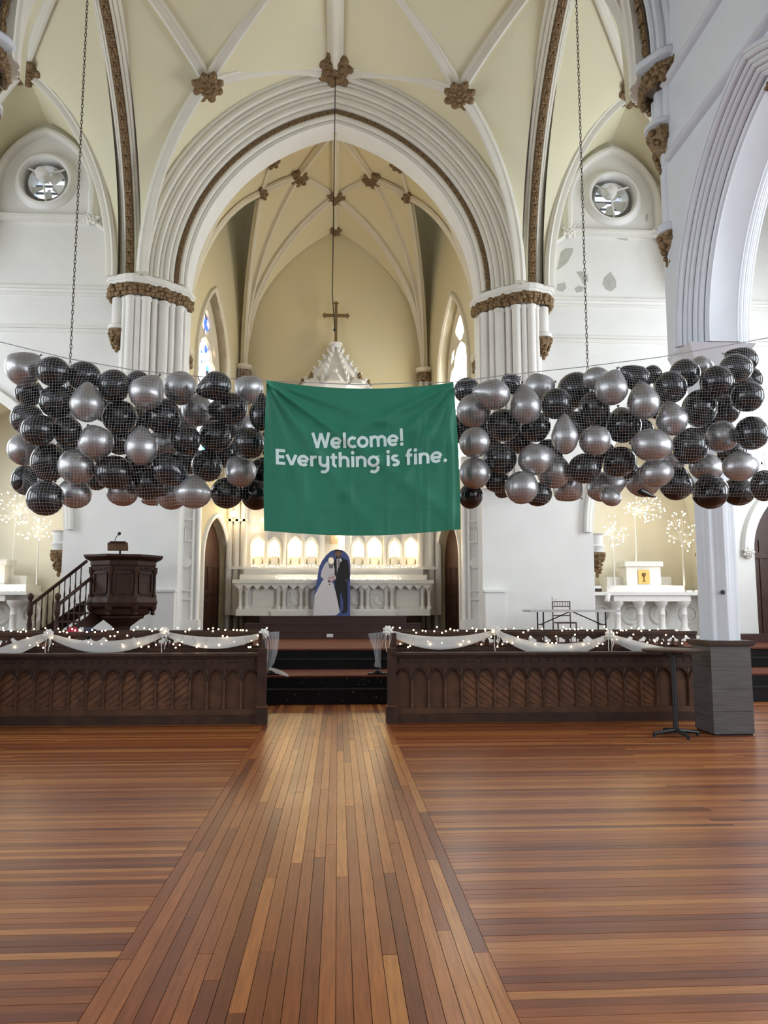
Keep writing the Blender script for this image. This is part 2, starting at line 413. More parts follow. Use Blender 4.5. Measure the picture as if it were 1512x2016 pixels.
al = thing('altar_steps', (0, 20.2, PZ), 'three dark maroon wooden steps carrying the main altar', 'steps')
for k, (y, z1, xw) in enumerate(((20.1, .99, 2.62), (20.4, 1.18, 2.22), (20.72, 1.36, 1.88))):
    mb = MB(); mb.box(-xw+.03, xw+.03, y, 23.0, PZ if k == 0 else z1-.22, z1-.025); mb.obj('riser', 'altarstep', al)
    MB().box(-xw+.02, xw+.04, y-.03, 23.0, z1-.025, z1).obj('tread', 'altarstep', al)
MB().box(-.13, .03, 20.083, 20.1, .845, .925).obj('socket_plate', 'white', al)

# ================================================================== WALLS
SPR = 8.9
A0 = arch(3.45, 4.35, 20)
def arch_hole(cx, a, z0, zs, h, n=12): return [(cx-a, z0)] + [(cx+u, zs+v) for u, v in arch(a, h, n)] + [(cx+a, z0)]
def circ(cx, cz, r, n=32): return [(cx + r*math.cos(2*PI*i/n), cz + r*math.sin(2*PI*i/n)) for i in range(n)]
LUN = (6.78, 11.52)
CHP = {1: (7.5, 1.45), -1: (-7.85, 1.85)}      # side chapel centres and half widths
holes = [arch_hole(0, 3.45, .05, SPR, 4.35, 20)]
for s in (-1, 1):
    holes += [arch_hole(*CHP[s], .06, 3.3, 3.1), arch_hole(s*10.9, 1.02, .07, 2.9, 1.5), circ(s*LUN[0], LUN[1], .56)]
wc = holed([(-12.3, 0), (12.3, 0), (12.3, 16), (-12.3, 16)], holes, XZ, 18.2, 18.9).obj('wall_chancel', 'white', kind='structure')
# string courses and bare patches on the wall above the side chapels
for s in (-1, 1):
    for z, t in ((8.93, .07), (7.98, .05)):
        for dz, dy in ((0, .06), (-.16 if z > 8.5 else -.1, .03)):
            x0, x1 = sorted((s*4.95, s*12.0))
            MB().box(x0, x1, 18.2-dy, 18.25, z+dz-t/2, z+dz+t/2).obj('string_course', 'stone', wc)
def patch(pts, Y=18.2):
    mb = MB(); pp = [P(x, y, Y) for x, y in pts]
    mb.prism([(p.x, p.z) for p in pp], XZ, Y-.004, Y+.01).obj('bare_plaster_patch', 'patch', wc)
patch([(1104,497),(1113,489),(1128,489),(1127,498),(1117,517),(1106,526),(1097,532),(1100,515)])
patch([(1134,535),(1145,534),(1157,541),(1158,553),(1148,560),(1143,547)])
patch([(1098,559),(1112,556),(1115,566),(1108,575),(1096,571)])
patch([(1131,568),(1140,562),(1150,566),(1147,574),(1135,576)])
patch([(1190,546),(1202,535),(1213,552),(1213,566),(1203,574),(1193,570),(1186,559)])
patch([(1202,467),(1212,464),(1224,467),(1238,468),(1234,474),(1222,472),(1214,470)])
patch([(1272,420),(1276,424),(1274,437),(1271,434)])
# lunette hood, sill and roundel ring (both side bays)
for s in (-1, 1):
    hp = [(s*LUN[0]+u*.98, 10.68+v) for u, v in [(-1.12, 0), (-1.12, .55)] + [(a, .55+b_) for a, b_ in arch(1.12, 1.5, 12)] + [(1.12, .55), (1.12, 0)]]
    t = thing('trim_%d' % (1 if s < 0 else 2), (s*LUN[0], 18.2, 10.6), kind='structure', label='pointed white lunette moulding around a round fan opening')
    MB().sweep([(x, 18.2, z) for x, z in hp], [(-.06,-.02),(-.06,.10),(-.01,.17),(.05,.17),(.10,.08),(.14,-.02)], b=(0,-1,0)).obj('hood_mould', 'stone', t, True)
    MB().box(s*LUN[0]-1.1, s*LUN[0]+1.1, 18.06, 18.25, 10.60, 10.66).box(s*LUN[0]-1.1, s*LUN[0]+1.1, 18.10, 18.25, 10.50, 10.60).obj('sill', 'stone', t)
    for e in (-1, 1):
        x = s*LUN[0]+e*1.1
        o = boss(t, (x, 18.14, 10.62), .19, (0,-1,0), 1, 'rosette'); o.data = o.data.copy() if s < 0 and e < 0 else o.data
        mbb = MB().tube([(x, 18.16, 10.6), (x+e*.5, 18.16, 10.2), (x+e*1.0, 18.16, 9.4)], .05, 6); mbb.obj('rib_return', 'stone', t, True)
    prof = [(.54,.1),(.54,-.10),(.57,-.15),(.62,-.15),(.66,-.08),(.70,-.06),(.74,.02)]
    m = MB()
    m.lathe([(r, z) for r, z in prof], (s*LUN[0], 18.2, LUN[1]), 40, axis=Matrix(((1,0,0),(0,0,1),(0,1,0))))
    m.f = [f for f in m.f if len(f) == 4]
    m.obj('roundel_ring', 'white', t, True)
WROS = mat('white_rosette_plaster', (0.78, 0.76, 0.70), 0.6)
for o in list(bpy.data.objects):
    if o.name.startswith('rosette'):
        me = bpy.data.meshes.get('white_rosette_mesh')
        if me is None:
            me = BOSS[1].copy(); me.name = 'white_rosette_mesh'; me.materials[0] = WROS
        o.data = me
# exhaust fans sitting in the round openings
def fan(s):
    c = Vector((s*LUN[0], 18.25, LUN[1]))
    t = thing('exhaust_fan', (c.x, c.y, c.z-.62), 'white round exhaust fan in the opening ' + ('high above the pulpit stair' if s < 0 else 'above the flaked plaster patches'), 'fan', 'exhaust fans in the round openings')
    ax = Matrix(((1,0,0),(0,0,1),(0,1,0)))
    m = MB().lathe([(.42,-.02),(.42,.3),(.55,.3),(.55,-.02)], c, 36, axis=ax); m.f = [f for f in m.f if len(f) == 4]; m.obj('fan_ring', 'white', t, True)
    me = None
    for k in range(5):
        a = 2*PI*k/5 + .3
        if me is None:
            mb = MB(); vs_ = []
            for i in range(5):
                r = .08 + .32*i/4; wv = .05 + .08*i/4
                vs_ += [(r, .05, -wv), (r+.02, -.06, wv)]
            mb.add(vs_ + [(x, y+.008, z) for x, y, z in vs_], [(2*i, 2*i+1, 2*i+3, 2*i+2) for i in range(4)] + [(10+2*i, 12+2*i, 13+2*i, 11+2*i) for i in range(4)])
            me = mb.mesh('fan_blade', 'stone')
        place('fan_blade', me, Matrix.Translation(c + V(0, .16, 0)) @ Matrix.Rotation(a, 4, 'Y'), t)
    off = V(-.02*s - .06, -.18, .1)
    MB().lathe([(.02,-.16),(.13,-.13),(.15,0),(.15,.14),(.1,.18),(.02,.19)], c+off, 20, axis=ax).obj('motor', 'white', t, True)
    m = MB()
    for dx, dz in ((.03,-.52),(-.42,.32),(.42,.3)): m.cyl(c+off, c+V(dx, -.06, dz), .022, n=6)
    m.obj('bracket', 'white', t)
    MB().lathe([(.001,0),(.44,0),(.44,.03),(.001,.03)], c+V(0, .62, 0), 24, axis=ax).obj('daylight_pane', 'skypane', t)
    m = MB()
    for k in range(5): m.box(c.x-.44, c.x+.44, c.y+.5, c.y+.53, c.z-.36+.18*k-.02, c.z-.36+.18*k+.03)
    m.obj('louvre', 'lead2', t)
MT['skypane'] = emit('daylight_pane', (0.85, 0.92, 1.0), 1.1)
MT['lead2'] = mat('grey_louvre', (0.2, 0.21, 0.22), 0.6)
fan(-1); fan(1)

# side chapels behind the openings
for s in (-1, 1):
    nm = 'left' if s < 0 else 'right'
    cc_, hw_ = CHP[s]; ca = arch(hw_+.3, 3.25, 10)
    wch = MB()
    pts = [(-hw_-.3, 0)] + [(u, 3.3+v) for u, v in ca] + [(hw_+.3, 0)]
    wch.ruled([(cc_+u, 18.9, v) for u, v in pts], [(cc_+u*.97, 20.0, v) for u, v in pts], 2)
    wch.prism([(cc_+u*.97, v) for u, v in pts], XZ, 20.0, 20.1)
    wch.obj('wall_chapel_' + nm, 'chapel', kind='structure')
    t = thing('trim_%d' % (3 if s < 0 else 4), (s*7.5, 18.2, 3.3), kind='structure', label='moulded pointed arch of the side chapel on carved corbels')
    MB().sweep([(cc_+u, 18.2, 3.3+v) for u, v in arch(hw_, 3.1, 14)], [(0,-.65)] + scallop([(0,-.1),(.07,.0),(.14,.08),(.22,.1)]) + [(.22,-.02)], b=(0,-1,0)).obj('arch_mould', 'stone', t, True)
    for e in (-1, 1):
        x = cc_ + e*(hw_-.15)
        MB().lathe([(.16,2.86),(.16,2.92),(.2,3.0),(.15,3.05),(.15,3.25),(.2,3.3)], (x, 18.45, 0), 14).obj('shaft_drum', 'white', t, True)
        corbel(t, (x, 18.45, 2.86), .2, .6)
# outer shell: side walls with window openings, west wall, added light-blocking lid
def wall_side(s):
    hs = [arch_hole(y+dy, .4, 1.7, 6.2, .9, 6) for y in WINY for dy in (-.55, .55)] + [arch_hole(14.2+dy, .4, 3.2, 8.4, .9, 6) for dy in (-1, 0, 1)]
    return holed([(-12, 0), (24.5, 0), (24.5, 16), (-12, 16)], hs, YZ, s*12.0, s*12.4).obj('wall_left' if s < 0 else 'wall_right', 'white', kind='structure')
wall_side(-1); wall_side(1)
holed([(-12, 0), (12, 0), (12, 16), (-12, 16)], [arch_hole(dx, .8, 3.4, 10.0, 1.2, 8) for dx in (-2.2, 0, 2.2)], XZ, -12.4, -12.0).obj('wall_rear', 'white', kind='structure')
k = 1
for s in (-1, 1):
    for y in WINY:
        t = thing('window_%d' % k, (s*12.2, y, 1.7), kind='structure', label='pair of tall clear lancets in the aisle wall'); k += 1
        for dy in (-.55, .55): MB().box(s*12.2-.01, s*12.2+.01, y+dy-.4, y+dy+.4, 1.7, 7.1).obj('pane', 'skypane', t)
MB().box(-12.4, 12.4, -12.4, 25, 16.2, 16.5).obj('ceiling_light_blocker', 'white', kind='structure')  # unseen lid above the vaults, added to stop light leaking between the webs

# ================================================================== NAVE WALLS, COLUMNS
YC = 10.25; XN = 4.6
for s in (-1, 1):
    ol = [(-12, 15.5), (-12, 4.97)]
    for i in range(3, -1, -1):
        yc_ = YC-2.3-4.6*i; ol += [(yc_-1.97, 4.97)] + [(yc_+u, 4.98+v) for u, v in arch(1.97, 2.63, 20)] + [(yc_+1.97, 4.97)]
    ol += [(10.36, 4.97), (10.36, 15.5)]
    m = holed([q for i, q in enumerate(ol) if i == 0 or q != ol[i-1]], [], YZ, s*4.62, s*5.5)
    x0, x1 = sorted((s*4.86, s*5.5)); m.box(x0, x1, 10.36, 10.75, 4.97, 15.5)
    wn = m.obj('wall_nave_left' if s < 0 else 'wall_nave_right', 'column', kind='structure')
    t = thing('trim_%d' % (5 if s < 0 else 6), (s*4.62, 7.95, 4.95), kind='structure', label='blue-white stepped mouldings of the nave arcade arch')
    path = [(s*4.62, YC-2.3+u, 4.98+v) for u, v in arch(1.72, 2.38, 26)]
    hf = [(.30,.3)] + scallop([(.33,-.05),(.27,-.05),(.24,.02),(.18,.05),(.15,.11),(.09,.15),(.06,.22),(.0,.28)], 4)
    pf = hf + [(u, .88-v) for u, v in hf[::-1]]
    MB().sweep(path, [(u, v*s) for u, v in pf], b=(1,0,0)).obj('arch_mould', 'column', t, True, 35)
    boss(t, (s*4.95, YC-2.3, 4.98+2.38-.02), .13)
    for z_ in (7.68, 8.75):                # string courses along the nave wall
        MB().sweep([(s*4.62, -12, z_), (s*4.62, YC-.2, z_)], [(-.06,-.03),(-.05,.05),(-.01,.09),(.03,.08),(.07,.04),(.08,-.03)], hint=(-s,0,0)).obj('string_course', 'column', t, True)

def column(s):
    cx = s*5.1
    t = thing('stone_column', (cx, YC, 0), 'blue-white clustered column boxed in dark boards, ' + ('beside the tall round table' if s > 0 else 'on the pulpit side of the nave'), 'column', 'nave columns')
    # boarded base
    x0, x1, y0, y1 = cx-.26, cx+.26, 9.98, 10.52
    MB().box(x0+.015, x1-.015, y0+.015, y1-.015, 0, 1.13).obj('base_core', 'black', t)
    for k in range(4):
        z0 = .02 + k*.275; z1 = z0+.272
        for a in ((x0, x1, y0, y0+.015), (x0, x1, y1-.015, y1), (x0, x0+.015, y0+.015, y1-.015), (x1-.015, x1, y0+.015, y1-.015)):
            MB().box(*a, z0, z1).obj('cladding_board', 'grey_clad', t)
    MB().box(x0-.05, x1+.05, y0-.05, y1+.05, 1.12, 1.17).box(x0-.03, x1+.03, y0-.03, y1+.03, 1.10, 1.12).obj('base_cap', 'dark', t)
    # shaft of alternating rolls and fillets
    def rf(a): return 1 + .07*math.cos(8*a) + .03*math.cos(16*a)
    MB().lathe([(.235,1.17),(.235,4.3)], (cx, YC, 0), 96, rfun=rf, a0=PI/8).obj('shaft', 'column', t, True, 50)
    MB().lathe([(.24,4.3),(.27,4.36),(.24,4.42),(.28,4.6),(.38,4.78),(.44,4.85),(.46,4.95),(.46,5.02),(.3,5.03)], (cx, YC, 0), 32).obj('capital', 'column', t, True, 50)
    xa_, xb_ = sorted((s*4.62, s*5.5)); xc_, xd_ = sorted((s*4.88, s*5.32))
    MB().add([(xc_,10.02,4.6),(xd_,10.02,4.6),(xd_,10.48,4.6),(xc_,10.48,4.6),(xa_,9.68,4.97),(xb_,9.68,4.97),(xb_,10.74,4.97),(xa_,10.40,4.97)], [(3,2,1,0),(4,5,6,7),(0,1,5,4),(1,2,6,5),(2,3,7,6),(3,0,4,7)]).obj('impost', 'column', t)
    MB().lathe([(.02,-.02),(.03,0),(.02,.01)], (cx-.05, YC-.245, 1.78), 10, axis=Matrix(((1,0,0),(0,0,-1),(0,1,0)))).obj('hook', 'metal', t)
    # vault shaft on the nave face above
    xs = s*4.66
    for dy, r in ((-.2, .09), (0, .13), (.2, .09)):
        MB().cyl((xs, YC+dy, 8.25), (xs, YC+dy, 8.75), r, n=14).obj('vault_shaft', 'column', t, True)
    MB().lathe([(.2,8.16),(.29,8.2),(.29,8.26),(.24,8.3)], (s*4.68, YC, 0), 20).obj('shaft_ring', 'column', t, True)
    corbel(t, (s*4.68, YC, 8.17), .25, .75)
    ol = [(s*4.64, YC-.5)] + [(s*(4.70-.30*math.sin(a)), YC-.45*math.cos(a)) for a in [PI*i/8 for i in range(9)]] + [(s*4.64, YC+.5)]
    capital_band(t, ol, 8.74, 9.02, 4)
    m = MB()
    m.lathe([(.40,9.02),(.48,9.07),(.50,9.14),(.45,9.2),(.40,9.22)], (s*4.78, YC, 0), 28, rfun=lambda a: 1+.05*math.cos(6*a)); m.obj('abacus', 'column', t, True)
    MB().lathe([(.1,6.62),(.2,6.68),(.2,6.78),(.14,6.82)], (s*4.70, YC-.02, 0), 16).obj('shaft_ring', 'column', t, True)
    MB().cyl((s*4.70, YC-.02, 6.8), (s*4.70, YC-.02, 8.2), .12, n=14).obj('wall_shaft', 'column', t, True)
    corbel(t, (s*4.70, YC-.02, 6.66), .2, .55)
column(1); column(-1)
# ================================================================== VAULTS
ZS = 8.95
AY = 14.2
def W(mb, parent, mt, name='vault_web'): return mb.obj(name, mt, parent, True, 30)
cv = thing('ceiling_crossing', (0, AY, 9), kind='structure', label='cream ribbed crossing vault with bronze foliage bosses')
Kp = V(0, 17.75, 14.2); CR = V(0, AY, 15.05)
def rib(parent, pts, sc=1.0, hint=DOWN, mt='rib'):
    return MB().sweep(pts, ribprof(sc), hint=hint).obj('rib', mt, parent, True, 35)
# big arches between chancel piers and nave columns (both sides), with the gilded leaf band
AA0 = arch(3.4, 5.0, 24)
for s in (-1, 1):
    t = thing('trim_%d' % (7 if s < 0 else 8), (s*4.6, AY, ZS), kind='structure', label='tall transept arch with a gilded leaf band along its soffit')
    path = [(s*4.6, AY+u, ZS+v) for u, v in AA0]
    left = scallop([(.46,-.44),(.28,-.40),(.15,-.31),(.06,-.21),(.02,-.12)], 4)
    right = [(u, -v) for u, v in left[::-1]]
    sq_ = lambda L_: [(u, v*.68) for u, v in L_]
    MB().sweep(path, sq_(left) + [(.05,-.08),(.05,.08)] + sq_(right) + [(.55,.31),(.55,-.31)], b=(1,0,0)).obj('arch_mould', 'rib', t, True, 35)
    cz = ZS + 1.5
    leaves(t, [(s*4.6, AY+u*.995, ZS+v) for u, v in AA0], lambda p: (0, AY-p.y, cz-p.z), .17, .26)
    # transverse nave arch springing from the column
    tp = [(u*1.0, YC-.0, 9.2+v) for u, v in arch(4.45, 5.2, 20)]
    if s > 0:
        t2 = thing('trim_9', (0, YC, 9.2), kind='structure', label='transverse nave arch above the columns with a leaf band')
        MB().sweep(tp, [(.5,-.17),(.06,-.15),(.02,-.12)] + [(.05,-.10),(.05,.10)] + right + [(.6,.46),(.6,-.17)], b=(0,-1,0)).obj('arch_mould', 'column', t2, True, 35)
        leaves(t2, tp, lambda p: (-p.x, .25, 10.5-p.z), .17, .26)
# crossing vault, one quarter at a time (mirrored in x and in y)
BP = V(2.75, 16.3, 12.9); AP = V(4.35, AY, 14.35); SP = V(4.25, 17.3, ZS)
for s in (-1, 1):
    for m_ in (1, -1):
        T = lambda q: V(q.x*s, q.y if m_ > 0 else 2*AY-q.y, q.z)
        r1 = [T(q) for q in arc3(SP if m_ > 0 else V(4.55, 17.7, 9.2), BP, 62, 18)]
        r2 = [T(q) for q in bow(BP, Kp, .25, 18)]
        r3 = [T(q) for q in bow(BP, AP, .12, 18)]
        r4 = [T(q) for q in bow(BP, CR, .22, 18)]
        rdg = [T(q) for q in bow(Kp, CR, .1, 18)]
        lrd = [T(q) for q in bow(AP, CR, .12, 18)]
        # wall lines
        wl = [T(V(u, 17.65, ZS+v)) for u, v in arch(4.5, 5.25, 18, full=False)]; wl = [V(-q.x, q.y, q.z) for q in wl]
        al_ = [T(V(4.35, AY+u, ZS+v)) for u, v in arch(3.35, 5.4, 18, full=False)]
        al_ = [V(q.x, 2*AY-q.y, q.z) for q in al_]
        both = r1 + r2[1:]; idx = [round(i*(len(both)-1)/18) for i in range(19)]; both = [both[i] for i in idx]
        W(MB().ruled(wl, both, 6), cv, 'cream')
        both = r1 + r3[1:]; both = [both[i] for i in idx]
        W(MB().ruled(al_, both, 6), cv, 'cream')
        # triangular cells between boss, ridge and crown
        def tri(a, b_, c, n=10):
            mb = MB(); rows = []
            for i in range(n+1):
                for j in range(n+1-i):
                    x, y, z = i/n, j/n, 1-i/n-j/n; q = a*z + b_*x + c*y
                    q.z += .22*4*(x*y+y*z+z*x)/1.35*.5; rows.append(q)
            ix = {}; kk = 0
            for i in range(n+1):
                for j in range(n+1-i): ix[i, j] = kk; kk += 1
            fs = []
            for i in range(n):
                for j in range(n-i):
                    fs.append((ix[i,j], ix[i+1,j], ix[i,j+1]))
                    if j < n-i-1: fs.append((ix[i+1,j], ix[i+1,j+1], ix[i,j+1]))
            return mb.add(rows, fs)
        W(tri(T(BP), T(Kp), T(CR)), cv, 'cream'); W(tri(T(BP), T(CR), T(AP)), cv, 'cream')
        for r_ in (r1, r2, r3, r4): rib(cv, r_, .85)
        boss(cv, T(BP)+V(0,0,-.12), .34, (-.25*s, -.3*m_, -1), 0)
    rib(cv, [V(0, 17.75, 14.2).lerp(CR, i/8) for i in range(9)] if s > 0 else [V(0, 2*AY-17.75, 14.2).lerp(CR, i/8) for i in range(9)], 1.25)
boss(cv, Kp+V(0,-.25,-.05), .42, (0, -.6, -1), 1); boss(cv, CR+V(0,0,-.2), .5)
# side (transept) bays
CP = V(6.75, 16.6, 13.25); S2 = V(4.95, 17.55, ZS); S3 = V(8.65, 17.55, ZS); AP2 = V(4.85, AY, 14.4); CR2 = V(6.8, AY, 14.9); AP3 = V(8.75, AY, 14.4)
for s in (-1, 1):
    sv = thing('ceiling_transept_left' if s < 0 else 'ceiling_transept_right', (s*6.8, 14.2, 9), kind='structure', label='cream ribbed vault of the side bay above the round fan window')
    for m_ in (1, -1):
        T = lambda q: V(q.x*s, q.y if m_ > 0 else 2*AY-q.y, q.z)
        L1 = [T(q) for q in arc3(S2 if m_ > 0 else V(4.9, 17.75, 9.2), CP, 76, 18)]; L2 = [T(q) for q in arc3(S3, CP, 76, 18)]
        la = [T(q) for q in bow(CP, AP2, .1, 18)]; lb = [T(q) for q in bow(CP, AP3, .1, 18)]
        ap = V(6.8, 18.2, 12.98)
        w1 = [T(q) for q in arc3(V(4.9, 18.2, ZS), ap, 78, 18)]; w2 = [T(q) for q in arc3(V(8.7, 18.2, ZS), ap, 78, 18)]
        if m_ > 0: W(MB().ruled(w1, L1, 6), sv, 'cream'); W(MB().ruled(w2, L2, 6), sv, 'cream')
        for lo, hi, ax_ in ((L1, la, 4.85), (L2, lb, 8.8)):
            bth = lo + hi[1:]; bth = [bth[round(i*(len(bth)-1)/18)] for i in range(19)]
            a2 = [T(V(ax_, 2*AY-(AY+u), ZS+v)) for u, v in arch(3.35, 5.4, 18, full=False)]
            W(MB().ruled(a2, bth, 6), sv, 'cream')
        W(tri(T(CP), T(CR2), T(AP2)), sv, 'cream'); W(tri(T(CP), T(CR2), T(AP3)), sv, 'cream')
        for r_ in (L1, L2, la, lb): rib(sv, r_, .8)
        boss(sv, T(CP)+V(0,0,-.1), .33, (0, -.35*m_, -1), 0)
# nave barrel west of the columns
nb = MB(); pr_ = arch(4.62, 3.7, 14)
nb.ruled([(u, YC-.3, 11.7+v) for u, v in pr_], [(u, -12, 11.7+v) for u, v in pr_], 8)
nb.obj('ceiling_nave', 'cream', None, True, 30, kind='structure')
for s in (-1, 1):
    x0, x1 = sorted((s*5.5, s*12.0)); MB().box(x0, x1, -12, 10.6, 8.6, 8.8).obj('ceiling_aisle_left' if s < 0 else 'ceiling_aisle_right', 'white', kind='structure')

# ================================================================== CHANCEL ARCH AND PIERS
ca = thing('trim_10', (0, 18.2, SPR), kind='structure', label='many-moulded pointed chancel arch with a gilded leaf band')
cpath = [(u, 18.2, SPR+.15+v*.97) for u, v in arch(3.45, 4.35, 28)]
inner = scallop([(.0,-.1),(.07,.0),(.15,.1)], 4)
outer = scallop([(.27,.13),(.36,.2),(.48,.3),(.56,.34),(.68,.44),(.76,.47),(.9,.58),(1.0,.6)], 4)
MB().sweep(cpath, [(0,-.65)] + inner + [(.17,.08),(.26,.1)] + outer + [(1.03,.5),(1.03,-.05)], b=(0,-1,0)).obj('arch_mould', 'rib', ca, True, 35)
lp = []
for i, q in enumerate(cpath):
    d = (Vector(cpath[min(i+1, len(cpath)-1)]) - Vector(cpath[max(i-1, 0)])).normalized(); n_ = V(0,-1,0).cross(d)
    lp.append(Vector(q) + n_*.205 + V(0, -.10, 0))
leaves(ca, lp, lambda p: (-p.x*.4, -4, (10-p.z)*.4), .11, .2)
for s in (-1, 1):
    t = thing('trim_%d' % (13 if s < 0 else 14), (s*4.1, 17.9, PZ), kind='structure', label='white cluster of slim shafts under a gilded capital')
    for x, y, r in ((3.58,18.15,.10),(3.72,17.98,.07),(3.88,17.88,.12),(4.06,17.74,.07),(4.22,17.62,.11),(4.38,17.56,.07),(4.54,17.54,.10),(4.68,17.60,.06)):
        m = MB().lathe([(r,4.3),(r,8.42),(r*1.25,8.45),(r*1.25,8.5),(r,8.52)], (s*x, y, 0), 14); m.obj('shaft', 'stone', t, True, 40)
    MB().prism([(s*3.45,18.5),(s*3.55,18.15),(s*4.2,17.68),(s*4.75,17.66),(s*4.95,18.25)], lambda u, v, w_: (u, v, w_), 4.3, 8.55).obj('pier_core', 'stone', t)
    MB().lathe([(.02,7.72),(.2,7.78),(.2,7.86),(.13,7.9),(.13,8.5)], (s*4.86, 17.72, 0), 16).obj('shaft', 'stone', t, True, 40)
    corbel(t, (s*4.86, 17.72, 7.76), .2, .5)
    ol = [(3.36,18.55),(3.42,18.2),(3.6,17.98),(3.85,17.72),(4.05,17.6),(4.2,17.48),(4.45,17.4),(4.6,17.41),(4.8,17.5),(4.98,17.56),(5.08,17.75),(5.08,18.2)]
    capital_band(t, [(s*x, y) for x, y in ol], 8.52, 8.78, 6+s)
    m = MB(); oz = [(s*(4.2+(x-4.2)*1.03), 17.9+(y-17.9)*1.07) for x, y in ol]
    for z0, z1, k in ((8.78,8.85,1.0),(8.85,8.94,1.04),(8.94,8.98,1.0)):
        m.prism([(s*4.2+(x-s*4.2)*k, 17.9+(y-17.9)*k) for x, y in oz] + [(s*3.4,18.6)], lambda u, v, w_: (u, v, w_), z0, z1)
    m.obj('abacus', 'stone', t)

# ================================================================== APSE
P0 = V(3.78, 19.0, 0); P1 = V(2.75, 23.2, 0); UL = (P1-P0).length; UD = (P1-P0)/UL; UN = V(UD.y, -UD.x, 0)   # UN points outward (+x)
aw = MB().box(-2.9, 2.9, 23.2, 23.6, 0, 14.5).obj('wall_apse', 'apse', kind='structure')
WU, DU = 2.2, 2.72
def apse_map(s):
    def f(u, v, w_):
        q = P0 + UD*u + UN*w_; return (q.x*s, q.y, v)
    return f
MT['stain'] = None
def stained():
    m, N, L, b = newmat('stained_glass')
    g = N.new('ShaderNodeNewGeometry'); vo = N.new('ShaderNodeTexVoronoi'); vo.inputs['Scale'].default_value = 5.5; L.new(g.outputs['Position'], vo.inputs['Vector'])
    sep = N.new('ShaderNodeSeparateColor'); L.new(vo.outputs['Color'], sep.inputs[0])
    r = N.new('ShaderNodeValToRGB'); r.color_ramp.interpolation = 'CONSTANT'; cr = r.color_ramp
    cols = [(0,(1,.97,.93)),(.46,(.5,.75,1)),(.56,(1,.95,.9)),(.66,(.65,.03,.05)),(.74,(.04,.10,.5)),(.82,(.1,.4,.45)),(.88,(.9,.9,1)),(.95,(.03,.02,.05))]
    cr.elements[0].color = (*cols[0][1],1); cr.elements[1].position = cols[1][0]; cr.elements[1].color = (*cols[1][1],1)
    for p_, c_ in cols[2:]: e = cr.elements.new(p_); e.color = (*c_,1)
    L.new(sep.outputs[0], r.inputs['Fac'])
    L.new(r.outputs['Color'], b.inputs['Base Color']); L.new(r.outputs['Color'], b.inputs['Emission Color']); b.inputs['Emission Strength'].default_value = 2.2
    return m
MT['stain'] = stained()
def quatre(cx, cz, r, n=5):
    out = []
    for k in range(4):
        a0 = k*PI/2
        for i in range(n+1):
            a = a0 - 1.9*.6 + 2.28*i/n
            out.append((cx + r*.55*math.cos(a0) + r*.5*math.cos(a), cz + r*.55*math.sin(a0) + r*.5*math.sin(a)))
    return out
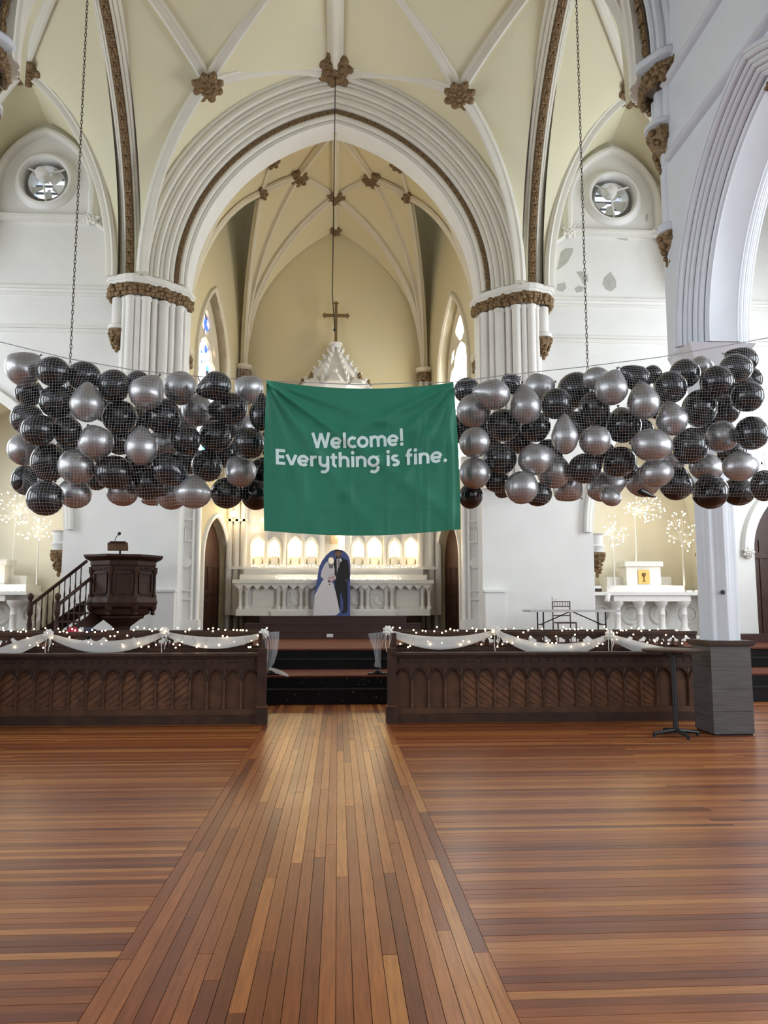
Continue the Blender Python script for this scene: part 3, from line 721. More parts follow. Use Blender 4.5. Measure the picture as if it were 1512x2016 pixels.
for s in (-1, 1):
    F = apse_map(s); nm = 'left' if s < 0 else 'right'
    win = arch_hole(WU, 1.02, 5.0, 7.9, 2.2, 12); dr = arch_hole(DU, .82, PZ-.1, 2.85, 1.12, 10)
    wl_ = holed([(-.6, 0), (UL+.1, 0), (UL+.1, 14.5), (-.6, 14.5)], [win, dr], F, 0, .55).obj('wall_apse_' + nm, 'apse', kind='structure')
    # window: hood, splayed reveal, tracery, glass
    t = thing('window_%d' % (9 if s < 0 else 10), F(WU, 5.0, 0), kind='structure', label='traceried lancet of the apse with ' + ('red and blue stained glass' if s < 0 else 'blank white glare'))
    def strip(hole, prof, name, mt):
        mb = MB(); c = [Vector(F(u, v, 0)) for u, v in hole]; k = len(prof); vs_ = []
        cu = sum(u for u, v in hole)/len(hole)
        for i, (u, v) in enumerate(hole):
            a = Vector(hole[max(i-1, 0)]); b_ = Vector(hole[min(i+1, len(hole)-1)]); d = (b_-a).normalized(); nrm = Vector((-d.y, d.x))
            for e, w_ in prof: vs_.append(F(u+nrm.x*e, v+nrm.y*e, w_))
        mb.add(vs_, [(i*k+j, i*k+j+1, (i+1)*k+j+1, (i+1)*k+j) for i in range(len(hole)-1) for j in range(k-1)])
        return mb.obj(name, mt, t, True, 35)
    strip(win, [(-.0,.25),(.0,-.02),(.05,-.07),(.13,-.07),(.17,-.01),(.17,.05)], 'hood_mould', 'apserib')
    # tracery
    ol = arch_hole(WU, 1.03, 4.95, 7.9, 2.22, 12)
    light = [(WU-.8, 5.1), (WU-.8, 7.75), (WU-.78, 8.0), (WU-.66, 8.2), (WU-.48, 8.28), (WU-.42, 8.5), (WU-.25, 8.72), (WU, 8.86), (WU+.25, 8.72), (WU+.42, 8.5), (WU+.48, 8.28), (WU+.66, 8.2), (WU+.78, 8.0), (WU+.8, 7.75), (WU+.8, 5.1)]
    qf = quatre(WU, 9.25, .34)
    d1 = [(WU-.72, 8.4), (WU-.52, 8.5), (WU-.46, 8.76), (WU-.62, 8.72)]; d2 = [(2*WU-u, v) for u, v in d1][::-1]
    holed(ol, [light, qf, d1, d2], F, .22, .30).obj('tracery', 'apserib', t)
    MB().prism([(u, v) for u, v in arch_hole(WU, 1.05, 4.9, 7.9, 2.25, 10)], F, .32, .35).obj('glass', 'stain' if s < 0 else 'glasslit', t)
    # door below
    td = thing('door_%d' % (1 if s < 0 else 2), F(DU, PZ, 0), kind='structure', label='dark pointed oak door in the apse ' + ('beyond the pulpit' if s < 0 else 'on the folding-table side'))
    lf = arch_hole(DU, .82, PZ, 2.85, 1.12, 10)
    MB().prism(lf, F, .22, .28).obj('door_leaf', 'door', td)
    m = MB()
    for u in (-.75,-.4,0,.4,.75): m.prism([(DU+u-.03, PZ+.1), (DU+u+.03, PZ+.1), (DU+u+.03, 2.7), (DU+u-.03, 2.7)], F, .20, .225)
    for z in (PZ+.15, PZ+.9, 1.95, 2.65): m.prism([(DU-.78, z), (DU+.78, z), (DU+.78, z+.1), (DU-.78, z+.1)], F, .195, .225)
    m.obj('door_frame', 'door', td)
    t = td; strip(dr, [(0,.22),(0,-.02),(.05,-.06),(.12,-.06),(.15,.0),(.15,.05)], 'door_hood', 'white2')
    # shafts at the apse corner and behind the arch
    tt = thing('trim_%d' % (11 if s < 0 else 12), (s*2.75, 23, PZ), kind='structure', label='apse wall shafts with small gilded capitals')
    for cx_, cy_, z1, r in ((2.66, 22.95, 8.62, .17), (3.66, 18.98, 7.75, .2)):
        for d in ((-.09, 0), (.06, -.09), (.06, .09)) if r < .18 else ((-.1, .05), (-.02, -.12), (.1, .1)):
            MB().cyl((s*(cx_+d[0]), cy_+d[1], PZ), (s*(cx_+d[0]), cy_+d[1], z1-.42), .075, n=10).obj('shaft', 'apserib', tt, True)
        ring = [(s*(cx_+r*1.1*math.cos(a)), cy_+r*1.1*math.sin(a)) for a in [2*PI*i/10 for i in range(11)]]
        capital_band(tt, ring, z1-.42, z1-.16, 9)
        MB().lathe([(r*1.1,z1-.16),(r*1.5,z1-.1),(r*1.5,z1-.03),(r*1.2,z1)], (s*cx_, cy_, 0), 14).obj('abacus', 'apserib', tt, True)
# apse vault
av = thing('ceiling_apse', (0, 21, 9), kind='structure', label='ochre ribbed apse vault with nine small bronze bosses')
bc = V(0, 22.0, 13.42); b5 = V(0, 23.12, 12.92); b2 = P(733, 350, 21.2); b3 = P(786, 320, 20.0); b4 = P(806, 386, 20.9); top = V(0, 18.6, 13.35)
b2 = V(b2.x, 21.2, b2.z)
for s in (-1, 1):
    T = lambda q: V(q.x*s, q.y, q.z)
    T1 = V(2.66, 22.95, 8.62); T0 = V(3.66, 18.98, 7.75)
    n = 18
    wbk = [T(q) for q in arc3(T1+V(.05,.2,0), b5+V(0,.05,0), 62, n)]
    c1 = [T(q) for q in arc3(T1, bc, 62, n)]; c2 = [T(q) for q in arc3(T1, b2, 62, n)]; c4 = [T(q) for q in arc3(T1, b4, 58, n)]
    e4 = [T(q) for q in arc3(T0, b4, 58, n)]; e3 = [T(q) for q in arc3(T0, b3, 60, n)]
    back = [V(s*(-u), 18.75, SPR+v) for u, v in arch(3.5, 4.45, n, full=False)]
    for a, b_ in ((wbk, c1), (c1, c2), (c2, c4), (e4, e3)): W(MB().ruled(a, b_, 6), av, 'apse')
    e3x = e3 + [T(q) for q in bow(b3, top, .05, n)][1:]; e3x = [e3x[round(i*(len(e3x)-1)/n)] for i in range(n+1)]
    W(MB().ruled(e3x, back, 6), av, 'apse')
    for a, b_, c in ((bc, b2, top), (b2, b4, b3), (b2, b3, top), (bc, bc, b5)):
        if a is not b_: W(tri(T(a), T(b_), T(c)), av, 'apse')
    for r_ in (c1, c2, c4, e4, e3): rib(av, r_, .62, mt='apserib')
    for a, b_ in ((bc, b2), (b2, b4), (b2, top), (b3, b4), (b3, top)): rib(av, [T(q) for q in bow(a, b_, .04, 8)], .6, mt='apserib')
    for q, r in ((b2, .27), (b3, .24), (b4, .21)): boss(av, T(q)+V(0,-.02,-.08), r, (-.15*s,-.3,-1), 0)
rib(av, bow(bc, top, .02, 8), .62, mt='apserib'); rib(av, bow(bc, b5, .02, 6), .62, mt='apserib')
boss(av, bc+V(0,-.03,-.08), .25, (0,-.4,-1), 1); boss(av, b5+V(0,-.08,-.05), .17, (0,-1,-.3), 1)
# ================================================================== MAIN ALTAR AND REREDOS
def px_x(px, Y, py=1150): return P(px, py, Y).x
AZ = 1.36
ma = thing('main_altar', (.03, 21.3, AZ), 'long white altar with paired colonnettes and scalloped slab on the maroon steps', 'altar')
MB().box(-2.52, 2.58, 21.25, 22.28, AZ, AZ+.17).box(-1.6, 1.66, 21.15, 22.0, AZ, AZ+.12).obj('plinth', 'white2', ma)
MB().box(-2.4, 2.46, 21.5, 22.28, AZ+.17, 2.16).obj('body', 'white2', ma)
cm = MB().lathe([(.075,0),(.075,.05),(.05,.08),(.045,.1),(.045,.42),(.06,.45),(.075,.5),(.095,.56),(.095,.6)], n=12).mesh('colonnette', 'white2', True)
for px in (473, 486, 548, 560, 593, 605, 712, 724, 760, 772, 832, 845):
    place('colonnette', cm, Matrix.Translation((px_x(px, 21.35), 21.38, AZ+.17)), ma)
MB().box(-2.62, 2.68, 21.2, 22.28, 2.2, 2.3).box(-2.56, 2.62, 21.25, 22.28, 2.16, 2.2).obj('slab', 'white2', ma)
sc = [(-2.56, 2.18)] + [(-2.56+5.18*i/88, 2.10+.055*math.cos(2*PI*i/4)) for i in range(89)] + [(2.62, 2.18)]
MB().prism(sc, XZ, 21.24, 21.30).obj('scalloped_fringe', 'white2', ma)
for px0, px1 in ((497,540),(612,640),(680,705),(728,756),(780,826),(565,588)):
    x0, x1 = px_x(px0, 21.45), px_x(px1, 21.45)
    MB().box(x0, x1, 21.47, 21.5, 1.6, 2.06).obj('panel', 'white2', ma)
    if px0 in (565, 728, 680):
        m = MB(); xc = (x0+x1)/2
        m.ball((xc-.03, 21.46, 1.93), .05, 8, 6); m.ball((xc, 21.46, 1.78), .1, 8, 6, (1,.5,1.3)); m.ball((xc+.07, 21.46, 1.68), .07, 8, 6, (1.3,.6,.8))
        m.obj('relief_figure', 'white2', ma, True)
MB().box(-2.5, 2.56, 21.75, 22.28, 2.3, 2.46).box(-2.42, 2.48, 21.95, 22.28, 2.46, 2.62).box(-2.45, 2.51, 21.9, 22.28, 2.6, 2.65).obj('gradine', 'white2', ma)

rd = thing('reredos', (.03, 22.6, AZ), 'tall white gothic altar screen with glowing niches and a crocketed spire', 'altar screen')
RY = 22.45
nx = [px_x(p, RY, 1085) for p in (508, 540, 581, 613, 705, 737, 777, 809)]
nh = [arch_hole(x, .15, 2.78, 3.20, .27, 6) for x in nx] + [arch_hole(px_x(662, RY), .42, 2.68, 4.2, .7, 8)]
npn = holed([(-2.85, AZ), (2.91, AZ), (2.91, 4.9), (-2.85, 4.9)], nh, XZ, RY, RY+.3).obj('niche_panel', 'white2', rd)
MB().box(-2.85, 2.91, RY+.3, RY+.4, AZ, 4.9).obj('back_panel', 'white2', rd)
for x in nx:
    MB().sweep([(x+u, RY, 3.22+v) for u, v in [(-.2,-.44)] + arch(.2, .33, 8) + [(.2,-.44)]], [(-.03,0),(-.02,.05),(.02,.05),(.03,0)], b=(0,-1,0)).obj('niche_mould', 'white2', npn, True)
    MB().box(x-.1, x+.1, RY+.06, RY+.3, 2.78, 2.98).box(x-.12, x+.12, RY+.04, RY+.3, 2.96, 3.0).obj('niche_pedestal', 'white2', npn)
    MB().lathe([(.085,3.0),(.095,3.08),(.095,3.28),(.07,3.36),(.01,3.38)], (x, RY+.17, 0), 12).obj('niche_lamp', 'niche', npn, True)
for px in (452, 466, 480, 524, 560, 597, 634, 684, 720, 757, 793, 827, 848, 862):
    x = px_x(px, RY, 1085); wd = .05 if px in (524,560,597,720,757,793) else .075
    MB().box(x-wd, x+wd, RY-.1, RY, AZ, 4.85).box(x-wd*1.3, x+wd*1.3, RY-.13, RY, 3.95, 4.02).box(x-wd*.5, x+wd*.5, RY-.13, RY-.1, AZ, 4.85).obj('pilaster', 'white2', rd)
MB().box(-2.9, 2.96, RY-.15, RY+.4, 2.62, 2.7).box(-2.9, 2.96, RY-.16, RY+.4, 4.85, 5.0).obj('cornice', 'white2', rd)
MT['sand'] = mat('pale_sand_paint', (0.70, 0.52, 0.34), 0.6)
x_ = px_x(658, RY)
MB().box(x_-.11, x_+.11, RY+.02, RY+.3, 3.36, 3.66).obj('tabernacle_box', 'sand', rd)
# upper stages (behind the banner) and the spire above it
MB().box(-1.5, 1.56, RY, RY+.5, 5.0, 6.2).obj('upper_stage', 'white2', rd)
for sx in (-1.4, 1.46): MB().lathe([(.16,6.2),(.16,6.7),(.22,6.75),(.02,7.6)], (sx, RY+.2, 0), 8).obj('pinnacle', 'white2', rd)
MB().lathe([(.75,6.2),(.75,7.75),(.86,7.82),(.86,7.95)], (.03, RY+.4, 0), 8, a0=PI/8).obj('canopy_drum', 'white2', rd)
SPX, SPY = .03, RY+.4
MB().lathe([(.92,7.9),(.09,9.1),(.09,9.14)], (SPX, SPY, 0), 8, a0=PI/8).obj('spire', 'white2', rd)
spo = bpy.data.objects['spire']
cro = MB()
cro.ball((0,0,0), .05, 6, 4, (1,1,1.4)); cro.ball((.05,0,.05), .035, 6, 4); cro = cro.mesh('crocket', 'white2', True)
for k in range(8):
    a = PI/8 + k*PI/4
    MB().cyl((SPX+.92*math.cos(a), SPY+.92*math.sin(a), 7.9), (SPX+.1*math.cos(a), SPY+.1*math.sin(a), 9.1), .03, n=6).obj('spire_rib', 'white2', spo)
    for j in range(6):
        f = (j+.5)/6; r = .95-.83*f
        place('crocket', cro, Matrix.Translation((SPX+r*math.cos(a), SPY+r*math.sin(a), 7.93+1.2*f)) @ Matrix.Rotation(a, 4, 'Z') @ Matrix.Diagonal((1.1,1.1,1.1,1)), spo)
    b_ = k*PI/4 + PI/4
    if math.sin(b_) < .3:
        q = V(SPX+.87*math.cos(b_), SPY+.87*math.sin(b_), 7.85)
        MB().lathe([(.3,0),(.12,.22),(.05,.3),(.07,.36),(.01,.44)], q, 6).obj('gablet', 'white2', spo)
        if abs(math.cos(b_)) > .3: MB().lathe([(.07,0),(.09,.15),(.05,.2),(.06,.26),(.01,.32)], q+V(.1*math.cos(b_), .1*math.sin(b_), .05), 8).obj('figure', 'brass', spo, True)
MB().lathe([(.1,9.1),(.15,9.14),(.15,9.2),(.2,9.22),(.2,9.28),(.12,9.3)], (SPX, SPY, 0), 12).obj('finial', 'white2', rd, True)
# cross on the spire
def cross_poly(cx, z0):
    H = 1.3; za = z0+.86; w_ = .042; fl = .085; L_ = .40
    return [(cx-w_, z0), (cx+w_, z0), (cx+w_, za-w_), (cx+L_-.1, za-w_), (cx+L_-.06, za-fl), (cx+L_, za), (cx+L_-.06, za+fl), (cx+L_-.1, za+w_), (cx+w_, za+w_), (cx+w_, z0+H-.1), (cx+fl, z0+H-.06), (cx, z0+H), (cx-fl, z0+H-.06), (cx-w_, z0+H-.1),
            (cx-w_, za+w_), (cx-L_+.1, za+w_), (cx-L_+.06, za+fl), (cx-L_, za), (cx-L_+.06, za-fl), (cx-L_+.1, za-w_), (cx-w_, za-w_)]
MB().prism(cross_poly(SPX, 9.28), XZ, SPY-.03, SPY+.03).obj('altar_cross', 'brass', label='plain bronze cross with pointed ends on top of the altar spire', cat='cross')
# warm fairy lights on the altar
def icobulb(r):
    return MB().ball((0,0,0), r, 6, 4)
BULB = icobulb(1).mesh('bulb', 'bulb', True); BULBW = icobulb(1).mesh('bulb', 'bulbw', True)
def light_string(name, label, pts, r, me, cat='string lights', wire=.003, group=None, jitter=0.0, seed=1, wm_='netw'):
    rn = random.Random(seed); q0 = Vector(pts[0])
    t = thing(name, q0, label, cat, group)
    MB().tube(pts, wire, 4).obj('wire', wm_, t)
    for p in pts:
        q = Vector(p) + V(rn.uniform(-1,1), rn.uniform(-1,1), rn.uniform(0,1))*jitter
        place('bulb', me, Matrix.Translation(q) @ Matrix.Diagonal((r, r, r, 1)), t)
    return t
rn = random.Random(3)
light_string('fairy_lights', 'warm fairy lights lying along the upper shelf of the main altar', [(x_, 22.0+rn.uniform(-.08,.1), 2.672+rn.uniform(0,.05)) for x_ in [-2.2+4.5*i/46 for i in range(47)]], .017, BULBW, seed=4)
light_string('fairy_lights', 'warm fairy lights lying along the slab edge of the main altar', [(x_, 21.5+rn.uniform(-.12,.12), 2.322+rn.uniform(0,.06)) for x_ in [-1.5+3.3*i/40 for i in range(41)]], .017, BULBW, seed=5)
light_string('fairy_lights', 'warm bulbs hanging inside the central altar niche', [(px_x(668, RY)+rn.uniform(-.03,.03), RY+.06, 3.2+.06*i) for i in range(11)], .022, BULBW, seed=6)
light_string('fairy_lights', 'small cluster of warm bulbs on the altar screen beside the sconce', [P(500+rn.uniform(-6,18), y_+rn.uniform(-2,2), RY-.15) for y_ in (1022,1022,1023,1024,1041,1041,1042,1043)], .016, BULBW, seed=7)
def lamp(loc, e, col=(1.0, .72, .38), r=.05):
    l = bpy.data.lights.new('warm_lamp', 'POINT'); l.energy = e; l.color = col; l.shadow_soft_size = r
    o = bpy.data.objects.new('warm_lamp', l); COL.objects.link(o); o.location = loc
for x in (nx[0], nx[2], nx[5], nx[7]): lamp((x, RY-.12, 3.25), 6)
lamp((px_x(668, RY), RY+.0, 3.6), 8)
# sconce by the left apse door
sq = P(460, 1012, 22.1)
scn = thing('wall_sconce', sq, 'bright bare-bulb sconce on the altar screen beside the apse door', 'lamp')
MB().ball(sq, .085, 12, 8).obj('bulb', 'niche', scn, True); MB().cyl(sq, sq+V(0,.3,-.05), .03, n=8).obj('arm', 'brass', scn)
lamp(sq+V(.05,-.15,0), 10)

# ================================================================== CHANCEL JAMB PILASTERS, WAINSCOT
for s in (-1, 1):
    t = thing('trim_%d' % (15 if s < 0 else 16), (s*3.5, 18.9, PZ), kind='structure', label='white gothic pilaster with niche and roundel beside the apse door')
    xa = s*3.36
    MB().box(xa-.26, xa+.26, 18.85, 19.1, PZ, 5.2).obj('pilaster_body', 'white2', t)
    for d in (-.24, -.12, .12, .24): MB().cyl((xa+d, 18.83, PZ+.5), (xa+d, 18.83, 5.1), .035, n=8).obj('colonnette', 'white2', t, True)
    MB().box(xa-.3, xa+.3, 18.74, 19.1, PZ, PZ+.5).obj('base', 'white2', t)
    MB().lathe([(.01,-.04),(.13,-.04),(.13,0)], (xa+.02*s, 18.84, 2.62), 18, axis=Matrix(((1,0,0),(0,0,1),(0,1,0)))).obj('roundel', 'white2', t, True)
    MB().sweep([(xa+u, 18.84, 3.35+v) for u, v in [(-.07,-.2)] + arch(.07, .12, 6) + [(.07,-.2)]], [(-.02,0),(0,.03),(.02,0)], b=(0,-1,0)).obj('niche', 'white2', t, True)
    for z in (1.95, 1.75, 3.1, 3.6, 4.3): MB().box(xa-.1, xa+.1, 18.79, 18.85, z, z+.04).obj('band', 'white2', t)
    x0, x1 = sorted((s*3.46, s*3.9)); MB().box(x0, x1, 17.95, 18.2, PZ, 1.92).box(x0-.03, x1+.03, 17.92, 18.2, 1.92, 1.97).obj('wainscot_box', 'white', t)
    x0, x1 = sorted((s*3.1, s*3.7)); MB().box(x0, x1, 18.65, 18.8, PZ, PZ+.11).obj('baseboard', 'dark', t)

# ================================================================== SIDE ALTARS
def side_altar(cx, hw, label, s):
    t = thing('side_altar', (cx, 18.5, PZ), label, 'altar', 'side altars')
    MB().box(cx-hw+.02, cx+hw-.02, 18.42, 19.85, 1.86, 1.94).obj('slab', 'white2', t)
    MB().box(cx-hw+.5, cx+hw-.5, 18.46, 19.7, 1.72, 1.86).obj('frieze', 'white2', t)
    MB().box(cx-hw+.1, cx+hw-.1, 18.95, 19.85, PZ, 1.86).box(cx-hw+.05, cx+hw-.05, 18.42, 19.8, PZ, PZ+.12).obj('body', 'white2', t)
    cmn = MB().lathe([(.15,.0),(.15,.1),(.12,.16),(.075,.22),(.075,.5),(.085,.52),(.075,.54),(.07,.66),(.09,.7),(.15,.78),(.16,.84)], n=16).mesh('altar_column', 'white2', True)
    for k in range(4): place('column', cmn, Matrix.Translation((cx-.80+.533*k, 18.6, PZ+.1)), t)
    for k in range(4):
        m = MB().lathe([(.17,-.03),(.21,-.05),(.25,-.03),(.25,0),(.17,0)], (cx-1.07+.713*k, 18.945, 1.42), 20, axis=Matrix(((1,0,0),(0,0,1),(0,1,0)))); m.f = [f for f in m.f if len(f) == 4]
        m.obj('roundel', 'white2', t, True)
    MB().box(cx-.95, cx+.95, 18.85, 19.8, 1.94, 2.1).obj('gradine', 'white2', t)
    MB().box(cx-.8, cx+.8, 19.25, 19.8, 2.1, 2.32).obj('gradine', 'white2', t)
    tb = MB().box(cx-.42, cx+.42, 18.95, 19.5, 2.1, 2.62).box(cx-.47, cx+.47, 18.9, 19.5, 2.56, 2.68).obj('tabernacle', 'white2', t)
    MB().box(cx-.14, cx+.14, 18.93, 18.96, 2.14, 2.48).obj('gold_door', 'gold', tb, label='gilded tabernacle door with chalice')
    MB().lathe([(.05,0),(.012,.02),(.012,.1),(.045,.14),(.05,.2)], (cx, 18.925, 2.2), 10).obj('chalice', 'brass', tb, True)
    return t
side_altar(7.5, 1.42, 'white side altar with four stout columns, behind the column and folding table', 1)
side_altar(-7.95, 1.15, 'white side altar partly seen behind the pulpit stair', -1)
def light_tree(loc, zt, clusters, label, seed):
    rn = random.Random(seed); t = thing('light_tree', loc, label, 'light tree', 'lit twig trees on the side altars')
    x, y, z = loc; MB().tube([(x, y, z), (x+rn.uniform(-.01,.01), y, (z+zt)/2), (x, y, zt)], lambda f: .022-.012*f, 6).obj('trunk', 'white2', t, True)
    br = MB(); bl = MB()
    for (cx, cz, rx, rz, n) in clusters:
        for i in range(n):
            a = rn.uniform(0, 2*PI); r = math.sqrt(rn.random())
            q = V(cx+rx*r*math.cos(a), y+rn.uniform(-.25,.2), cz+rz*r*math.sin(a))
            bl.ball(q, rn.uniform(.011,.018), 6, 4)
            if i % 2 == 0: br.tube([(x, y, zt), V(x, y, zt).lerp(q, .5)+V(0,0,.04), q], .003, 3)
    br.obj('twig', 'white2', t, kind='stuff'); bl.obj('bulb', 'bulbw', t, kind='stuff')
q = P(1210, 1150, 18.75); light_tree((q.x, 18.75, 2.1), P(1210, 1062, 18.75).z, [(P(1210,1045,18.75).x, P(1210,1045,18.75).z, .28, .38, 46)], 'lit white twig tree beside the framed card on the side altar', 1)
q = P(1270, 1105, 18.75); light_tree((7.42, 19.2, 2.68), P(1270, 1010, 19.2).z, [(P(1270,1003,19.2).x, P(1270,1003,19.2).z, .5, .33, 70)], 'lit white twig tree standing on top of the tabernacle', 2)
q = P(1347, 1150, 18.75); light_tree((q.x, 18.75, 2.1), P(1347, 1070, 18.75).z, [(P(1340,1048,18.75).x, P(1340,1048,18.75).z, .45, .5, 50)], 'lit white twig tree between tabernacle and stone column', 3)
light_tree((P(72,1150,18.9).x, 18.9, 2.1), P(72, 1060, 18.9).z, [(P(72,1042,18.9).x, P(72,1042,18.9).z, .42, .3, 40)], 'lit white twig tree near the carved corbel behind the pulpit stair', 4)
light_tree((P(25,1110,19.2).x, 19.2, 2.32), P(25, 1020, 19.2).z, [(P(28,995,19.2).x, P(28,995,19.2).z, .55, .5, 64)], 'tall lit white twig tree behind the pulpit-side altar tabernacle', 5)
rn = random.Random(9)
light_string('fairy_lights', 'warm fairy lights heaped along the pulpit-side altar slab', [(-9.0+2.1*i/48, 18.62+rn.uniform(-.12,.12), 1.96+rn.uniform(0,.05)) for i in range(49)], .02, BULBW, seed=8)
light_string('fairy_lights', 'warm fairy lights lying on the side altar slab behind the column', [(7.2+1.6*i/34, 18.6+rn.uniform(-.1,.1), 1.955+rn.uniform(0,.03)) for i in range(35)], .016, BULBW, seed=9)
cq = P(1177, 1157, 18.6)
pc = thing('framed_card', (cq.x, 18.6, 1.94), 'small dark framed card standing on the side altar edge', 'sign')
MB().box(cq.x-.09, cq.x+.09, 18.59, 18.61, 1.94, 2.10).obj('frame', 'dark', pc); MB().box(cq.x-.08, cq.x+.08, 18.585, 18.592, 2.02, 2.09).obj('card', 'white', pc); MB().ball((cq.x+.02, 18.588, 1.99), .025, 8, 5, (1.3,.1,.8)).obj('picture', 'door', pc)
fl = P(1196, 1177, 18.4)
fq = thing('spot_lamp', fl+V(0,.02,.06), 'small white spot lamp clamped under the side altar slab', 'lamp')
MB().lathe([(.05,-.1),(.06,-.08),(.06,.08),(.045,.1)], fl, 14, axis=Matrix.Rotation(-.35, 3, 'X') @ Matrix.Rotation(.3, 3, 'Y')).obj('lamp_head', 'white', fq, True)
MB().box(fl.x-.015, fl.x+.015, fl.y, fl.y+.1, fl.z+.05, 1.86).obj('clamp', 'white', fq)
sp = P(1093, 1177, 18.19)
MB().box(sp.x-.06, sp.x+.06, 18.185, 18.2, sp.z-.04, sp.z+.04).obj('wall_socket', 'stone', label='small white socket plate on the wall above the folding table', cat='socket')
# far right and far left doors under hoods
for s in (-1, 1):
    td = thing('door_%d' % (3 if s < 0 else 4), (s*10.9, 18.6, PZ), kind='structure', label='brown arched double door under a white hood in the transept wall')
    MB().prism(arch_hole(s*10.9, 1.0, PZ, 2.9, 1.48, 10), XZ, 18.7, 18.78).obj('door_leaf', 'door', td)
    for k in range(7): MB().box(s*10.9-.95+.3*k, s*10.9-.9+.3*k, 18.67, 18.7, PZ+.1, 3.2).obj('door_stile', 'door', td)
    MB().box(s*10.9-1, s*10.9+1, 18.66, 18.7, 2.75, 2.9).obj('door_rail', 'door', td)
    MB().sweep([(s*10.9+u, 18.2, 2.9+v) for u, v in arch(1.2, 1.7, 12)], [(-.1,0),(-.08,.1),(0,.14),(.1,.12),(.14,0)], b=(0,-1,0)).obj('hood_mould', 'white', td, True)
    for e in (-1, 1): boss(td, (s*10.9+e*1.2, 18.12, 2.85), .13, (0,-1,-.3), 1, 'hood_stop').data = bpy.data.meshes['white_rosette_mesh']
    x0, x1 = sorted((s*9.05, s*12)); MB().box(x0, x1, 17.7, 18.19, PZ, PZ+.18).obj('threshold_step', 'altarstep', td)

# ================================================================== PULPIT
pc_ = V(-4.22, 16.6, 0)
pu = thing('pulpit', (pc_.x, pc_.y, PZ), 'dark oak octagonal pulpit with carved panels on a stem', 'pulpit')
A8 = PI/8 + .25
def octo(prof): return MB().lathe(prof, pc_, 8, a0=A8)
octo([(.30,PZ),(.30,PZ+.08),(.2,PZ+.14),(.17,PZ+.32),(.19,PZ+.40),(.38,PZ+.54),(.42,PZ+.56)]).obj('stem', 'dark', pu)
octo([(.42,1.35),(.46,1.38),(.46,1.41),(.56,1.45),(.60,1.55),(.70,1.60),(.73,1.68),(.70,1.78)]).obj('lower_mould', 'dark', pu)
octo([(.64,1.76),(.64,2.4)]).obj('drum', 'dark', pu)
octo([(.66,2.38),(.68,2.42),(.68,2.5),(.72,2.52),(.80,2.56),(.82,2.58),(.82,2.62),(.5,2.62)]).obj('cornice', 'dark', pu)
pap = .64*math.cos(PI/8)
for k in range(8):
    a = A8 + k*PI/4
    MB().lathe([(.05,1.77),(.05,1.82),(.03,1.86),(.028,2.22),(.05,2.27),(.055,2.38)], (pc_.x+.655*math.cos(a), pc_.y+.655*math.sin(a), 0), 8).obj('corner_colonnette', 'dark', pu, True)
    MB().lathe([(.01,1.42),(.05,1.45),(.03,1.49),(.07,1.56),(.07,1.68)], (pc_.x+.64*math.cos(a), pc_.y+.64*math.sin(a), 0), 8).obj('pendant', 'dark', pu, True)
    b_ = a + PI/8; R_ = Matrix.Translation((pc_.x+pap*math.cos(b_), pc_.y+pap*math.sin(b_), 0)) @ Matrix.Rotation(b_-PI/2, 4, 'Z')
    m = MB()
    for x0, x1, z0, z1, d in ((-.19,-.15,1.84,2.28,.03),(.15,.19,1.84,2.28,.03),(-.19,.19,1.84,1.88,.03),(-.19,.19,2.24,2.28,.03),(-.19,.19,2.32,2.38,.035)): m.box(x0, x1, -.02, d, z0, z1)
    for i in range(7): m.box(-.17+.05*i, -.14+.05*i, .0, .05, 2.33, 2.37)
    place('carved_panel', m.mesh('carved_panel', 'dark'), R_, pu)
q0 = V(-4.24, 16.35, 2.62)
le = thing('reading_desk', (q0.x, q0.y, 2.62), 'slanted wooden book rest on a post atop the pulpit rim', 'lectern')
MB().cyl(q0, q0+V(0,0,.16), .022, n=8).cyl(q0, q0+V(0,0,.02), .09, n=10).obj('post', 'metal', le)
m = MB(); a, b_ = P(208, 1071, 16.3), P(253, 1090, 16.3)
m.add([(a.x, 16.42, 2.86), (a.x+.40, 16.42, 2.86), (a.x+.47, 16.2, 2.70), (a.x+.07, 16.2, 2.70), (a.x, 16.44, 2.89), (a.x+.40, 16.44, 2.89), (a.x+.47, 16.22, 2.73), (a.x+.07, 16.22, 2.73)], [(0,1,2,3),(7,6,5,4),(0,4,5,1),(1,5,6,2),(2,6,7,3),(3,7,4,0)])
m.obj('book_rest', 'oak', le); MB().box(a.x+.05, a.x+.36, 16.40, 16.44, 2.89, 2.91).obj('ledge', 'metal', le)
mi = thing('microphone', (a.x+.2, 16.42, 2.9), 'black gooseneck microphone above the pulpit book rest', 'microphone')
gx = [P(226, 1071, 16.45), P(226, 1065, 16.42), P(229, 1057, 16.4), P(234, 1052, 16.38)]
MB().tube(gx, .008, 6).obj('gooseneck', 'metal', mi, True); MB().ball(gx[-1]+V(.01,0,.015), .035, 10, 8).obj('mic_head', 'metal', mi, True)
